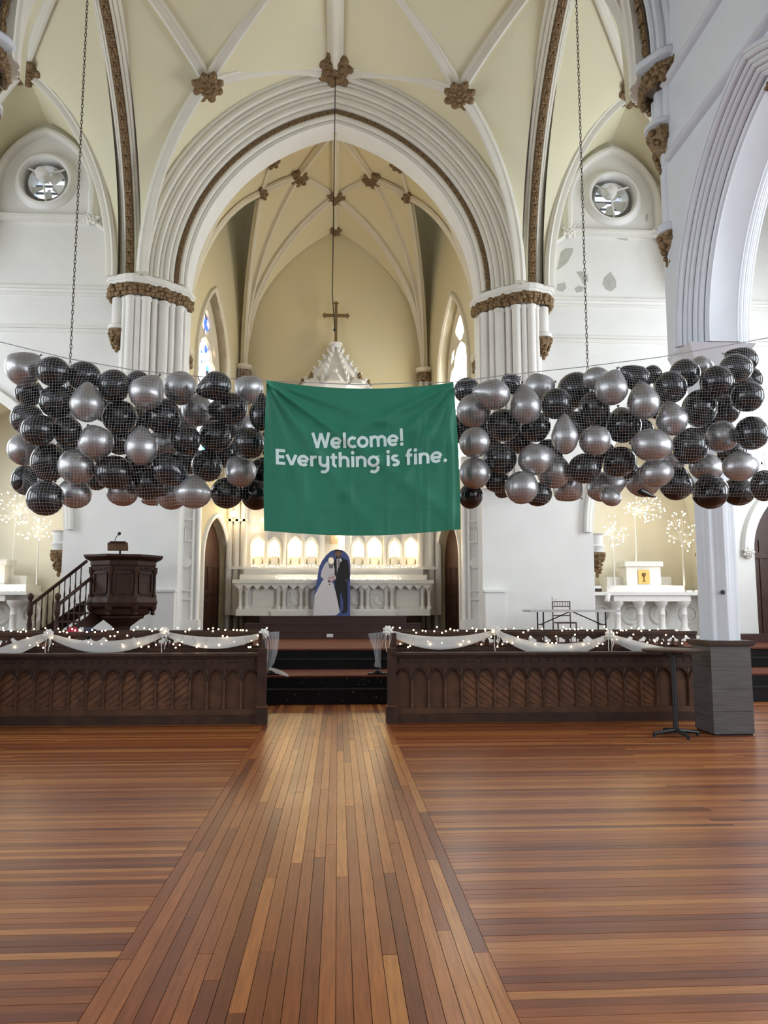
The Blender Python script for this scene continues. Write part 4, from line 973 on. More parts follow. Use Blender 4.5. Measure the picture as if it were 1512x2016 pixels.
# pulpit stair
sb = V(-5.45, 15.75, PZ); stp = V(-4.78, 16.85, 1.66); sd_ = V(stp.x-sb.x, stp.y-sb.y, 0); run = sd_.length; sd_.normalize(); pp = V(-sd_.y, sd_.x, 0)   # pp points left
ps = thing('pulpit_stair', (sb.x, sb.y, PZ), 'dark wooden stair with turned balusters climbing to the pulpit', 'stair')
for k in range(5):
    c0 = sb + sd_*(run*k/5); z = PZ+.172*(k+1); e = sd_*(run/5+.03)
    pts = [c0-pp*.36, c0+pp*.36, c0+pp*.36+e, c0-pp*.36+e]
    MB().prism([(q.x, q.y) for q in pts], lambda u, v, w_: (u, v, w_), z-.035, z).obj('tread', 'dark', ps)
for sg in (-1, 1):
    a, b_ = sb+pp*.38*sg, stp+pp*.38*sg
    off = sd_*.0
    MB().add([a-sd_*.05, a+sd_*.15, b_+V(0,0,-.22), b_+V(0,0,.06), a-sd_*.05+V(0,0,.2)] + [q+pp*.04 for q in (a-sd_*.05, a+sd_*.15, b_+V(0,0,-.22), b_+V(0,0,.06), a-sd_*.05+V(0,0,.2))], [(0,1,2,3,4),(9,8,7,6,5)] + [(i,5+i,5+(i+1)%5,(i+1)%5) for i in range(5)]).obj('stringer', 'dark', ps)
    nw = a - sd_*.03
    MB().lathe([(.06,PZ),(.06,PZ+.2),(.035,PZ+.26),(.05,PZ+.45),(.03,PZ+.6),(.055,PZ+.66),(.055,PZ+.88),(.03,PZ+.91),(.06,PZ+.97),(.05,PZ+1.03),(.01,PZ+1.06)], (nw.x, nw.y, 0), 12).obj('newel_post', 'dark', ps, True)
    MB().cyl(nw+V(0,0,.82), b_+V(0,0,.88), .035, n=8).obj('handrail', 'dark', ps, True)
    for k in range(1, 10):
        f = k/10; q = nw.lerp(b_, f); z0 = PZ+.86*f+.12; z1 = PZ+.86*f+.84
        MB().lathe([(.012,z0),(.022,z0+.1),(.012,z0+.2),(.018,z0+.4),(.01,z0+.5),(.013,z1)], (q.x, q.y, 0), 6).obj('baluster', 'dark', ps, True)
# ================================================================== FOLDING TABLE, CHAIR, ROUND TABLES
MT['ttop'] = mat('grey_white_plastic', (0.48, 0.46, 0.45), 0.5)
ft = thing('folding_table', (5.05, 16.8, PZ), 'long white folding table with dark legs before the bare white wall', 'table')
MB().box(4.12, 6.02, 16.5, 17.2, 1.485, 1.53).obj('table_top', 'ttop', ft)
for x, sg in ((4.42, 1), (5.74, -1)):
    for y in (16.6, 17.1): MB().cyl((x, y, PZ), (x, y, 1.485), .016, n=8).obj('leg', 'metal', ft)
    MB().cyl((x, 16.6, PZ+.06), (x, 17.1, PZ+.06), .014, n=6).obj('cross_bar', 'metal', ft)
    MB().cyl((x, 16.85, PZ+.42), (x+sg*.62, 16.85, 1.485), .012, n=6).obj('brace', 'metal', ft)
    MB().cyl((x, 16.6, PZ+.42), (x, 17.1, PZ+.42), .012, n=6).obj('cross_bar', 'metal', ft)
MT['chairw'] = mat('grey_brown_chair', (0.13, 0.09, 0.075), 0.45)
cc = thing('chiavari_chair', (5.08, 17.55, PZ), 'slim brown spindle-back chair behind the folding table', 'chair')
cx, cy = 5.12, 17.5
for dx in (-.2, .2):
    MB().cyl((cx+dx, cy-.2, PZ), (cx+dx, cy-.2, PZ+.45), .016, n=8).obj('leg', 'chairw', cc)
    MB().cyl((cx+dx, cy+.2, PZ), (cx+dx*.97, cy+.23, PZ+.92), .016, n=8).obj('leg', 'chairw', cc)
MB().box(cx-.21, cx+.21, cy-.22, cy+.2, PZ+.43, PZ+.465).obj('seat', 'chairw', cc)
for z in (.91, .80, .72, .60): MB().cyl((cx-.2, cy+.225, PZ+z), (cx+.2, cy+.225, PZ+z), .012, n=6).obj('back_rail', 'chairw', cc)
for k in range(6): MB().cyl((cx-.15+.06*k, cy+.225, PZ+.80), (cx-.15+.06*k, cy+.225, PZ+.91), .008, n=6).obj('spindle', 'chairw', cc)
for z in (.14, .27): 
    for y in (-.2, .2): MB().cyl((cx-.2, cy+y, PZ+z), (cx+.2, cy+y, PZ+z), .009, n=6).obj('stretcher', 'chairw', cc)
def bar_table(x, y, label):
    t = thing('cocktail_table', (x, y, 0), label, 'table', 'tall round tables')
    MB().lathe([(.02,1.035),(.36,1.035),(.375,1.045),(.375,1.065),(.36,1.07),(.02,1.07)], (x, y, 0), 36).obj('table_top', 'dark', t, True)
    MB().cyl((x, y, .06), (x, y, 1.03), .032, n=12).obj('pole', 'metal', t, True); MB().lathe([(.12,1.0),(.12,1.035),(.05,1.0)], (x, y, 0), 12).obj('mount_plate', 'metal', t)
    for k in range(4):
        a = k*PI/2 + .1; d = V(math.cos(a), math.sin(a), 0)
        MB().cyl(V(x, y, .07), V(x, y, .035)+d*.3, .028, .02, n=8).cyl(V(x, y, 0)+d*.29, V(x, y, .03)+d*.29, .025, n=8).obj('foot', 'metal', t)
bar_table(4.36, 10.0, 'tall round dark table on a black pole beside the boarded column')
bar_table(-4.47, 10.0, 'tall round dark table on the pulpit side, only its rim in view')
# ================================================================== CHOIR FRONTS AND PEWS
BAY = .233
def choir_front(s, label):
    t = thing('choir_screen', (s*.9, 11.3, 0), label, 'pew screen', 'panelled pew screens')
    X = lambda a: s*a
    def bx(a, b_, y0, y1, z0, z1, name, mt):
        x0, x1 = sorted((X(a), X(b_))); return MB().box(x0, x1, y0, y1, z0, z1).obj(name, mt, t)
    xe = 5.55
    bx(.95, xe, 11.30, 11.42, 0, .12, 'plinth', 'dark'); bx(.95, xe, 11.33, 11.42, .12, .20, 'sill', 'oak')
    bx(.95, xe, 11.37, 11.42, .2, .76, 'back_board', 'oak')
    bx(.95, xe, 11.33, 11.42, .745, .80, 'rail', 'dark'); bx(.95, xe, 11.345, 11.42, .80, .90, 'frieze', 'dark')
    bx(.95, xe, 11.30, 11.42, .895, .925, 'moulding', 'dark'); bx(.93, xe, 11.24, 11.5, .925, .96, 'book_ledge', 'dark')
    n = int((xe-.95)/BAY)
    dm = MB()
    for k in range(-3, 8):
        z = .1*k
        pts = [(0, z), (BAY, z+.18), (BAY, z+.18+.082), (0, z+.082)]
        def cl(u, v): return (u, min(max(v, 0), .55))
        poly = [cl(*q) for q in (pts if s < 0 else [(BAY-u, v) for u, v in pts][::-1])]
        if max(v for u, v in poly) - min(v for u, v in poly) > .02: dm.prism(poly, XZ, 0, .012)
    dme = dm.mesh('diagonal_boarding', 'oakd')
    ap = [(u, v) for u, v in arch(BAY/2-.012, .15, 8)]
    am = MB().sweep([(u, 0, v) for u, v in ap], [(-.014,.0),(-.012,.02),(0,.03),(.012,.02),(.014,0)], b=(0,-1,0))
    spd = [(-BAY/2, 0.02)] + [(u, v) for u, v in ap] + [(BAY/2, .02), (BAY/2, .16), (-BAY/2, .16)]
    am.prism([(-BAY/2, 0)] + ap + [(BAY/2, 0), (BAY/2, .165), (-BAY/2, .165)], XZ, .0, .03)
    ame = am.mesh('arch_head', 'dark', True)
    mm = MB().cyl((0,0,0), (0,0,.38), .016, n=8).box(-.012, .012, 0, .03, 0, .55).lathe([(.02,0),(.022,.03),(.016,.05)], n=8).mesh('mullion', 'oak', True)
    qm = MB().ball((0,0,0), .028, 6, 4, (1,.4,1)).mesh('frieze_stud', 'dark', True)
    for k in range(n+1):
        xk = .95+k*BAY
        place('mullion', mm, Matrix.Translation((X(xk), 11.34, .2)), t)
        if k < n:
            xc = X(xk+BAY/2)
            place('arch_head', ame, Matrix.Translation((xc, 11.345, .585)), t)
            if 4 <= k < n-3 or (s < 0 and k >= 4): place('diagonal_boarding', dme, Matrix.Translation((xc-BAY/2, 11.36, .2)), t)
            for e in (.25, .75): place('frieze_stud', qm, Matrix.Translation((X(xk+BAY*e), 11.345, .85)), t)
    # end post at the aisle
    bx(.84, .96, 11.28, 11.42, 0, 1.02, 'end_post', 'dark'); bx(.82, .98, 11.25, 11.45, 0, .22, 'post_base', 'dark'); bx(.83, .97, 11.26, 11.44, .22, .25, 'post_base_mould', 'oak')
MT['oakd'] = mat('weathered_oak_board', (0.15, 0.062, 0.027), 0.5, var=0.6, vscale=9, col2=(0.075, 0.032, 0.016), spec=0.3)
choir_front(-1, 'dark oak pew front with arched panels on the pulpit side of the aisle')
choir_front(1, 'dark oak pew front with arched panels behind the tall round table')
def trefoil(cx, z0):
    w_ = .075
    return [(cx-w_, z0), (cx-w_, z0+.07), (cx-w_-.015, z0+.085), (cx-w_-.015, z0+.11), (cx-w_+.02, z0+.125), (cx-.03, z0+.15), (cx, z0+.17), (cx+.03, z0+.15), (cx+w_-.02, z0+.125), (cx+w_+.015, z0+.11), (cx+w_+.015, z0+.085), (cx+w_, z0+.07), (cx+w_, z0)]
def pew(s, Y, dz, xa, xb, label):
    t = thing('choir_pew', (s*.95, Y, dz), label, 'pew', 'choir pews behind the fronts')
    X = lambda a: s*a
    def bx(a, b_, y0, y1, z0, z1, name, mt='dark'):
        x0, x1 = sorted((X(a), X(b_))); return MB().box(x0, x1, y0, y1, z0+dz, z1+dz).obj(name, mt, t)
    n = int((xb-xa)/.215); hs = [trefoil(X(xa+.13+.215*k), 1.0+dz) for k in range(n)]
    x0, x1 = sorted((X(xa), X(xb)))
    holed([(x0, .5+dz), (x1, .5+dz), (x1, 1.2+dz), (x0, 1.2+dz)], hs, XZ, Y, Y+.035).obj('pierced_back', 'dark', t)
    bx(xa-.02, xb, Y-.03, Y+.06, 1.185, 1.235, 'top_rail'); bx(xa, xb, Y-.015, Y+.045, .955, .975, 'mid_rail')
    x0, x1 = sorted((X(xa), X(xb))); MB().box(x0, x1, Y-.30, Y, .42+dz, .46+dz).obj('seat', 'dark', t); MB().box(x0, x1, Y-.02, Y+.03, dz, .5+dz).obj('lower_back', 'dark', t)
    for a in (xa, xb-.05): bx(a, a+.05, Y-.36 if Y > 11.9 else Y-.26, Y+.07, 0, 1.22 if a == xa else 1.0, 'end_panel')
for s, nm in ((-1, 'pulpit'), (1, 'round table')):
    pew(s, 11.82, 0, .93, 5.5, 'dark choir pew with pierced trefoil back nearest the %s side pew front' % nm)
    pew(s, 12.62, 0, .96, 5.5, 'second dark choir pew with pierced back on the %s side' % nm)
# ================================================================== TULLE, ROSETTES, FAIRY LIGHTS ON THE PEWS
GY = 11.74
def swag(p0, p1, sag, r0, label, seed, name='tulle_swag', mt='tulle'):
    rn = random.Random(seed); n = 28; a = Vector(p0); b_ = Vector(p1); mb = MB(); k = 14; vs_ = []; ph = [rn.uniform(0, 6) for _ in range(4)]
    for i in range(n+1):
        f = i/n; c = a.lerp(b_, f) + V(0, -.04*math.sin(PI*f), -sag*4*f*(1-f)); r = r0*(.35+.75*math.sin(PI*(f*.92+.04)))
        for j in range(k):
            t_ = 2*PI*j/k; rr = r*(1+.22*math.sin(3*t_+ph[0]+2*f)+.12*math.sin(7*t_+ph[1]))
            vs_.append(c + V(0, .45*rr*math.cos(t_), rr*math.sin(t_)))
    mb.add(vs_, [(i*k+j, i*k+(j+1)%k, (i+1)*k+(j+1)%k, (i+1)*k+j) for i in range(n) for j in range(k)])
    return mb.obj(name, mt, None, True, 60, label=label, cat='tulle', group='tulle swags along the pews')
rp = {k: P(x, y, GY) for k, (x, y) in dict(a=(98,1251), b=(325,1247), c=(520,1250), d=(763,1244), e=(975,1244), f=(1198,1252)).items()}
swag(P(-40, 1300, GY), rp['a'], .02, .085, 'white tulle swag entering beside the pulpit stair end of the pew', 1)
swag(rp['a'], rp['b'], .17, .075, 'white tulle swag looping below the pulpit', 2)
swag(rp['b'], rp['c'], .13, .07, 'white tulle swag between pulpit and aisle post', 3)
swag(rp['d'], rp['e'], .17, .075, 'white tulle swag from the aisle post before the bare wall', 4)
swag(rp['e'], rp['f'], .24, .075, 'white tulle swag in front of the folding table', 5)
swag(rp['f'], P(1385, 1291, GY), .08, .075, 'white tulle swag falling behind the tall round table', 6)
rm = MB()
rm.ball((0,0,0), .5, 10, 6, (1,.7,1))
for ring, (n_, rr) in enumerate(((5, .4), (8, .72))):
    for i in range(n_):
        a = 2*PI*i/n_ + ring*.4; rm.ball((rr*math.cos(a), -.25+ring*.25, rr*math.sin(a)), .3, 7, 5, (1,.7,1))
rmesh = rm.mesh('rosette_flower', 'rose', True, 50)
lbl = dict(a='white fabric rosette with ribbon on the pew below the pulpit stair', b='white fabric rosette with ribbon on the pew between pulpit and apse door', c='white fabric rosette on the aisle post of the pulpit-side pew', d='white fabric rosette on the aisle post of the table-side pew', e='white fabric rosette with ribbon on the pew before the bare wall', f='white fabric rosette with ribbon below the folding table end')
for k, q in rp.items():
    t = thing('fabric_rosette', q, lbl[k], 'rosette', 'white rosettes on the pews')
    place('flower', rmesh, Matrix.Translation(q+V(0,-.05,.02)) @ Matrix.Diagonal((.075,.075,.075,1)), t)
    if k != 'c':
        for dx, l in ((-.02, .28), (.015, .22), (.03, .16)): MB().tube([q+V(dx,-.06,-.03), q+V(dx*1.6,-.075,-l*.6), q+V(dx,-.08,-l)], .005, 5).obj('ribbon', 'rose', t)
def veil(pts_l, pts_r, label, seed):
    rn = random.Random(seed); mb = MB(); n = len(pts_l); A = [Vector(q) for q in pts_l]; B = [Vector(q) for q in pts_r]; k = 16; vs_ = []
    for i in range(n):
        for j in range(k+1):
            q = A[i].lerp(B[i], j/k); vs_.append(q + V(0, .035*math.sin(j*1.9+i*.25)+.02*math.sin(j*4.1), 0))
    mb.add(vs_, [(i*(k+1)+j, i*(k+1)+j+1, (i+1)*(k+1)+j+1, (i+1)*(k+1)+j) for i in range(n-1) for j in range(k)])
    return mb.obj('tulle_veil', 'tulle2', None, True, 60, label=label, cat='tulle', group='tulle falls at the aisle')
def pl(lst, Y): return [P(x, y, Y) for x, y in lst]
veil(pl([(512,1247),(521,1262),(524,1285),(523,1305),(523,1322)], 11.75), pl([(550,1243),(549,1262),(546,1285),(540,1305),(532,1318)], 11.9), 'sheer tulle fall hanging from the pulpit-side aisle post', 1)
veil(pl([(724,1247),(729,1262),(736,1280),(739,1300),(737,1312)], 11.9), pl([(765,1243),(757,1262),(750,1280),(750,1300),(750,1316)], 11.75), 'sheer tulle fall gathered beside the table-side aisle post', 2)
sw = swag(P(530, 1316, 13.6), P(568, 1331, 13.6), -.01, .03, 'end of tulle lying on the lower step beside the pew', 8, 'tulle_end')
hz = P(530, 1322, 13.6)
for px, lb in ((534, 'small dark weight holding the tulle on the step by the pulpit-side pew'), (744, 'small dark weight holding the tulle on the step by the table-side pew')):
    q = P(px, 1325, 14.0); MB().lathe([(.07,0),(.08,.03),(.05,.07),(.02,.08)], (q.x, 14.0, .44), 10).box(q.x-.18, q.x+.16, 13.9, 14.1, .44, .465).obj('tulle_weight', 'black', label=lb, cat='weight')
rn = random.Random(21)
def pew_lights(x0, x1, Y, n, label, seed, zt):
    rn = random.Random(seed); pts = []
    for i in range(n):
        pts.append(V(x0+(x1-x0)*i/(n-1)+rn.uniform(-.03,.03), Y-.07+rn.uniform(-.03,0), zt+rn.choice((0, .02, .03, -.06, -.16, -.2))+rn.uniform(-.02,.02)))
    return light_string('fairy_lights', label, pts, .0115, BULB, seed=seed, wm_='metal', wire=.0015)
for s, nm in ((-1, 'pulpit'), (1, 'round table')):
    a, b_ = (-5.0, -.95) if s < 0 else (1.0, 5.3)
    pew_lights(a, b_, 11.74, 62, 'warm fairy lights strung along the nearest choir pew on the %s side' % nm, 30+s, 1.235)
    pew_lights(a, b_, 12.56, 40, 'warm fairy lights strung along the second choir pew on the %s side' % nm, 40+s, 1.24)
for _k in (0,):
    for col, px0, px1, nm in (((0.45,.015,.05), 136, 156, 'crimson'), ((.6,.58,.55), 157, 168, 'pale grey'), ((.02,.025,.06), 168, 186, 'navy')):
        MT['cl_'+nm] = mat(nm.replace(' ', '_')+'_cloth', col, .8)
        a, b_ = P(px0, 1247, 12.66), P(px1, 1247, 12.66); mb = MB(); n = 10; vs_ = []
        for i in range(n+1):
            f = i/n; x = a.x+(b_.x-a.x)*f
            for y, z in ((12.57,1.16),(12.58,1.25),(12.66,1.275+.015*math.sin(5*f)),(12.74,1.25),(12.75,1.1)): vs_.append((x, y+.01*math.sin(7*f), z+.012*math.sin(9*f+y*20)))
        mb.add(vs_, [(i*5+j, i*5+j+1, (i+1)*5+j+1, (i+1)*5+j) for i in range(n) for j in range(4)])
        mb.obj('folded_cloth', 'cl_'+nm, None, True, 60, label=nm+' cloth thrown over the second choir pew below the pulpit', cat='cloth')

# ================================================================== BRIDE AND GROOM STANDEE
SY = 20.95
def sp_(x, y): q = P(590+x*.0893, 1050+y*.0893, SY); return (q.x, q.z)
def shape(pts): return [sp_(*q) for q in pts]
sz = AZ - sp_(700, 1800)[1]
sd = thing('photo_standee', (sp_(700,1800)[0], SY, AZ), 'life-size wedding couple photo board with face hole and rounded blue top', 'standee')
def SF(u, v, w_): return (u, w_, v+sz)
hole = [(692+60*math.cos(2*PI*i/24), 590+78*math.sin(2*PI*i/24)) for i in range(24)]
board = [(290,1800),(320,1330),(400,900),(430,720),(490,590),(580,470),(680,380),(770,340),(910,338),(1000,390),(1070,470),(1105,560),(1118,700),(1112,1100),(1110,1800)]
for nm, c in dict(stblue=(.075,.115,.33), stwhite=(.86,.84,.87), stblack=(.012,.011,.014), stskin=(.33,.17,.115), stshirt=(.55,.53,.53), stpink=(.62,.42,.46), stveil=(.78,.77,.80), stbeard=(.05,.03,.025), stgrey=(.22,.21,.21)).items(): MT[nm] = mat(nm, c, .55)
holed(shape(board), [shape(hole)], SF, SY, SY+.02).obj('board', 'stblue', sd)
def lay(pts, mt, name, k, hl=None):
    w_ = SY-.0012*k
    (holed(shape(pts), [shape(hl)], SF, w_, SY) if hl else MB().prism(shape(pts), SF, w_, SY)).obj(name, mt, sd)
lay([(755,600),(800,520),(920,520),(1060,580),(1095,800),(1110,900),(1075,1030),(1050,1030),(1060,1200),(1055,1680),(1020,1740),(940,1745),(905,1735),(960,1660),(960,1500),(910,1260),(895,1350),(900,1660),(880,1660),(780,1200),(760,900)], 'stblack', 'groom_suit', 1)
lay([(812,545),(905,540),(885,650),(835,800),(822,880),(815,700)], 'stshirt', 'groom_shirt', 2)
lay([(850,560),(875,560),(870,680),(850,690)], 'stgrey', 'groom_tie', 3)
lay([(880,530),(915,540),(930,580),(920,610),(890,600)], 'stwhite', 'groom_boutonniere', 4)
lay([(780,370),(910,370),(925,430),(915,500),(880,535),(830,530),(795,490),(775,430)], 'stskin', 'groom_face', 3)
lay([(772,440),(775,370),(790,342),(905,340),(925,375),(922,440),(908,395),(880,378),(820,378),(792,395)], 'stblack', 'groom_hair', 4)
lay([(795,480),(830,470),(880,470),(918,470),(905,515),(875,537),(835,533),(808,510)], 'stbeard', 'groom_beard', 4)
lay([(838,492),(872,490),(870,500),(842,502)], 'stwhite', 'groom_smile', 5)
lay([(800,415),(840,412),(840,425),(802,428)], 'stbeard', 'groom_eye', 5); lay([(865,412),(905,412),(903,426),(866,425)], 'stbeard', 'groom_eye', 5)
lay([(1015,1000),(1050,1005),(1045,1030),(1025,1032)], 'stskin', 'groom_hand', 3)
lay([(292,1798),(330,1350),(430,1150),(520,1000),(640,960),(740,1090),(800,1300),(885,1720),(800,1790)], 'stwhite', 'bride_gown', 2)
lay([(640,650),(740,650),(770,760),(770,900),(760,1010),(640,1030),(510,980),(462,930),(480,820),(540,680),(610,600)], 'stveil', 'bride_veil', 3)
lay([(622,560),(640,500),(690,482),(740,500),(760,560),(762,620),(735,690),(735,755),(650,750),(640,660)], 'stgrey', 'bride_hair', 4, hole)
lay([(625,1010),(650,930),(700,890),(760,880),(800,930),(800,1000),(740,1020),(700,1080),(650,1070)], 'stpink', 'bouquet', 5)
for i, (x, y, mt) in enumerate(((680,930,'stwhite'),(740,910,'stwhite'),(770,960,'stwhite'),(640,1040,'stbeard'),(700,1000,'stwhite'),(660,1110,'stgrey'))): lay([(x-20,y-18),(x+20,y-18),(x+24,y+14),(x-16,y+20)], mt, 'bouquet_flower', 6)
MB().box(sp_(600,0)[0], sp_(640,0)[0], SY+.02, SY+.18, AZ, AZ+.03).box(sp_(900,0)[0], sp_(940,0)[0], SY+.02, SY+.18, AZ, AZ+.03).obj('stand_foot', 'stgrey', sd)
# ================================================================== BALLOONS IN THE NET
# (crop x, crop y, rx, ry, colour, layer, knot direction in degrees or None)
LB = [(130,185,100,100,'S',1,45),(295,200,88,82,'B',0,None),(462,228,90,80,'B',0,None),(628,280,84,94,'B',0,None),(765,262,72,64,'B',2,None),(810,315,96,105,'S',0,60),(995,290,90,95,'S',1,None),(1185,282,98,82,'B',0,200),(1370,300,88,82,'S',1,140),
 (160,310,76,88,'B',1,100),(315,365,92,90,'B',0,None),(480,375,92,112,'S',0,92),(660,450,95,92,'B',0,None),(900,452,95,105,'B',0,None),(1085,405,85,108,'S',1,95),(1262,405,112,90,'B',0,185),(1440,430,64,108,'B',1,90),
 (150,460,86,86,'B',1,None),(210,525,92,85,'B',0,None),(375,530,78,78,'B',1,None),(528,588,95,102,'S',0,120),(660,585,74,74,'B',2,None),(778,612,88,112,'S',0,95),(1025,580,82,82,'B',1,None),(1190,560,92,92,'B',1,None),(1375,595,90,85,'B',0,None),
 (135,630,88,86,'S',1,None),(268,700,86,110,'B',0,None),(425,722,100,96,'S',0,None),(630,755,105,90,'B',0,None),(935,742,110,90,'B',0,-30),(1140,720,82,92,'B',1,None),(1325,752,86,92,'S',0,130),(1445,748,70,75,'B',1,None),
 (145,800,76,82,'B',1,None),(250,900,97,95,'B',0,None),(415,870,90,80,'S',1,None),(535,792,70,58,'B',2,None),(675,868,86,72,'S',1,None),(822,815,90,92,'B',0,None),(838,890,62,48,'S',2,-60),(945,878,84,86,'S',1,None),(1068,868,96,92,'S',0,90),(1250,872,88,84,'B',0,None),(1412,878,82,86,'B',0,None),
 (340,455,80,80,'S',2,None),(745,480,85,85,'B',2,None),(490,650,80,80,'B',2,None),(900,600,80,80,'S',2,None),(1010,480,80,80,'S',2,None),(1330,505,80,70,'S',2,None),(580,400,80,80,'B',2,None),(1180,450,80,80,'B',2,None),(380,640,80,80,'B',2,None),(1040,690,80,80,'B',2,None),(760,720,80,80,'B',2,None),(1240,650,80,80,'B',2,None),(430,280,80,80,'B',2,None),(1490,600,70,80,'B',2,None),(1500,860,80,80,'B',2,None)]
RB = [(95,262,66,62,'B',1,None),(215,278,92,74,'S',0,170),(305,228,58,46,'B',1,40),(125,355,82,82,'S',0,None),(435,250,78,76,'S',1,25),(370,330,76,98,'S',0,95),(515,322,74,76,'B',0,None),(605,258,90,86,'B',1,None),(705,205,66,52,'S',2,None),(690,345,74,86,'B',0,None),(775,248,80,92,'S',0,70),(890,200,82,62,'B',1,150),(968,185,50,40,'B',2,None),(925,312,78,96,'S',0,95),(1050,245,76,82,'B',0,None),(1118,182,78,70,'B',1,None),(1198,150,66,54,'S',2,10),(1270,222,76,84,'B',0,None),(1360,158,80,68,'B',0,None),(1392,112,82,60,'B',1,160),(1415,287,78,76,'B',0,None),
 (1058,395,76,86,'S',0,100),(1190,345,80,96,'B',1,None),(1310,350,72,72,'B',1,None),(265,425,80,80,'B',0,None),(415,432,74,76,'B',0,None),(555,472,64,98,'S',0,92),(830,425,86,92,'B',0,95),(130,507,68,78,'S',0,None),(698,497,76,74,'S',0,None),(965,517,98,76,'S',0,None),(1145,522,83,90,'B',0,None),(1295,477,76,76,'S',1,None),(1435,462,76,84,'B',0,None),
 (250,582,80,74,'B',1,None),(420,583,96,76,'S',0,20),(130,652,74,76,'S',0,None),(235,688,62,50,'B',2,None),(350,717,80,78,'S',0,None),(500,642,76,86,'S',1,None),(648,627,78,72,'B',0,None),(810,598,92,66,'B',0,None),(858,640,50,46,'B',2,None),(985,647,85,68,'S',0,None),(1080,697,80,90,'B',0,80),(1220,622,82,64,'S',1,None),(1385,617,104,72,'S',0,10),(1240,740,102,62,'B',0,None),(1372,737,78,66,'B',1,None),(1490,708,58,78,'B',0,None),
 (112,757,56,62,'B',1,None),(430,750,66,56,'B',2,None),(570,717,78,70,'S',1,-40),(745,712,100,72,'S',1,15),(920,690,84,68,'S',2,None),(770,758,62,34,'S',2,None),(262,728,44,38,'B',2,None),(1425,212,62,62,'B',2,None),
 (600,430,72,72,'B',2,None),(560,300,70,70,'B',2,None),(745,430,72,72,'B',2,None),(335,490,72,72,'B',2,None),(905,460,72,72,'B',2,None),(1000,330,72,72,'B',2,None),(480,560,72,72,'B',2,None),(720,560,72,72,'B',2,None),(1050,590,72,72,'S',2,None),(1240,430,72,72,'B',2,None),(1340,540,72,72,'B',2,None),(60,440,60,72,'B',2,None),(190,470,72,72,'B',2,None),(1330,280,72,72,'B',2,None)]
def prof_balloon(taper, n=14):
    out = []
    for i in range(n+1):
        t = PI*i/n; z = -math.cos(t); r = math.sin(t)
        if z > 0: r *= (1 - taper*.5*z)
        out.append((max(r, .012), z*(1 if z < 0 else 1+.22*taper)))
    return out
BM = {}
for c in 'BS':
    for k, tp in ((0, .25), (1, .75)):
        BM[c, k] = MB().lathe(prof_balloon(tp), n=24).mesh('balloon', 'bblack' if c == 'B' else 'bsilver', True, 80)
def knot_mesh(k):
    z = 1.0 + .22*(.25, .75)[k]
    return MB().lathe([(.05,z-.02),(.03,z+.03),(.045,z+.06),(.03,z+.08),(.09,z+.14),(.07,z+.15)], n=8).mesh('knot', 'bblack', True)
KM = [knot_mesh(0), knot_mesh(1)]
FR = {(480,375),(528,588),(778,612),(425,722),(810,315),(1068,868),(215,278),(125,355),(370,330),(775,248),(925,312),(1058,395),(555,472),(420,583),(350,717),(985,647),(965,517),(1385,617),(130,507),(130,652)}
BY = 6.28; bl = []
for src, f in ((LB, lambda x, y: (x*.3571, 660+y*.3571, .3571)), (RB, lambda x, y: (880+x*.418, 660+y*.418, .418))):
    for (x, y, rx, ry, c, ly, kn) in src:
        if (x, y) in FR: ly = -1
        a, b_, sc_ = f(x, y); bl.append([a, b_, rx*sc_*1.03, ry*sc_*1.03, c, ly, kn, src is LB])
bl.sort(key=lambda e: e[5])
rn = random.Random(17); placed = []
for e in bl:
    a, b_, rx, ry, c, ly, kn, isl = e
    Yb = BY + (0, .06, .18, -.05)[ly] + rn.uniform(-.02, .03)
    for it in range(6):
        q = P(a, b_, Yb); k_ = Yb/FPX*1.0; wx, wz = rx*k_, ry*k_; wm_ = (wx*wz)**.5; mv = Yb
        for (q2, w2x, w2z, Y2) in placed:
            d = math.hypot((q.x-q2.x)/(wx+w2x), (q.z-q2.z)/(wz+w2z)); rs = (wm_+(w2x*w2z)**.5)*.97
            if d < .97:
                need = Y2 + rs*math.sqrt(1-(d/.97)**2)
                if need > mv and Y2 <= Yb+.4: mv = need
        if abs(mv-Yb) < .004: break
        Yb = min(mv, BY+.75)
    q = P(a, b_, Yb); k_ = Yb/FPX; placed.append((q, rx*k_, ry*k_, Yb)); e += [q, rx*k_, ry*k_, Yb]
MT['bblack'].node_tree.nodes['Principled BSDF'].inputs['Coat Weight'].default_value = 0.3
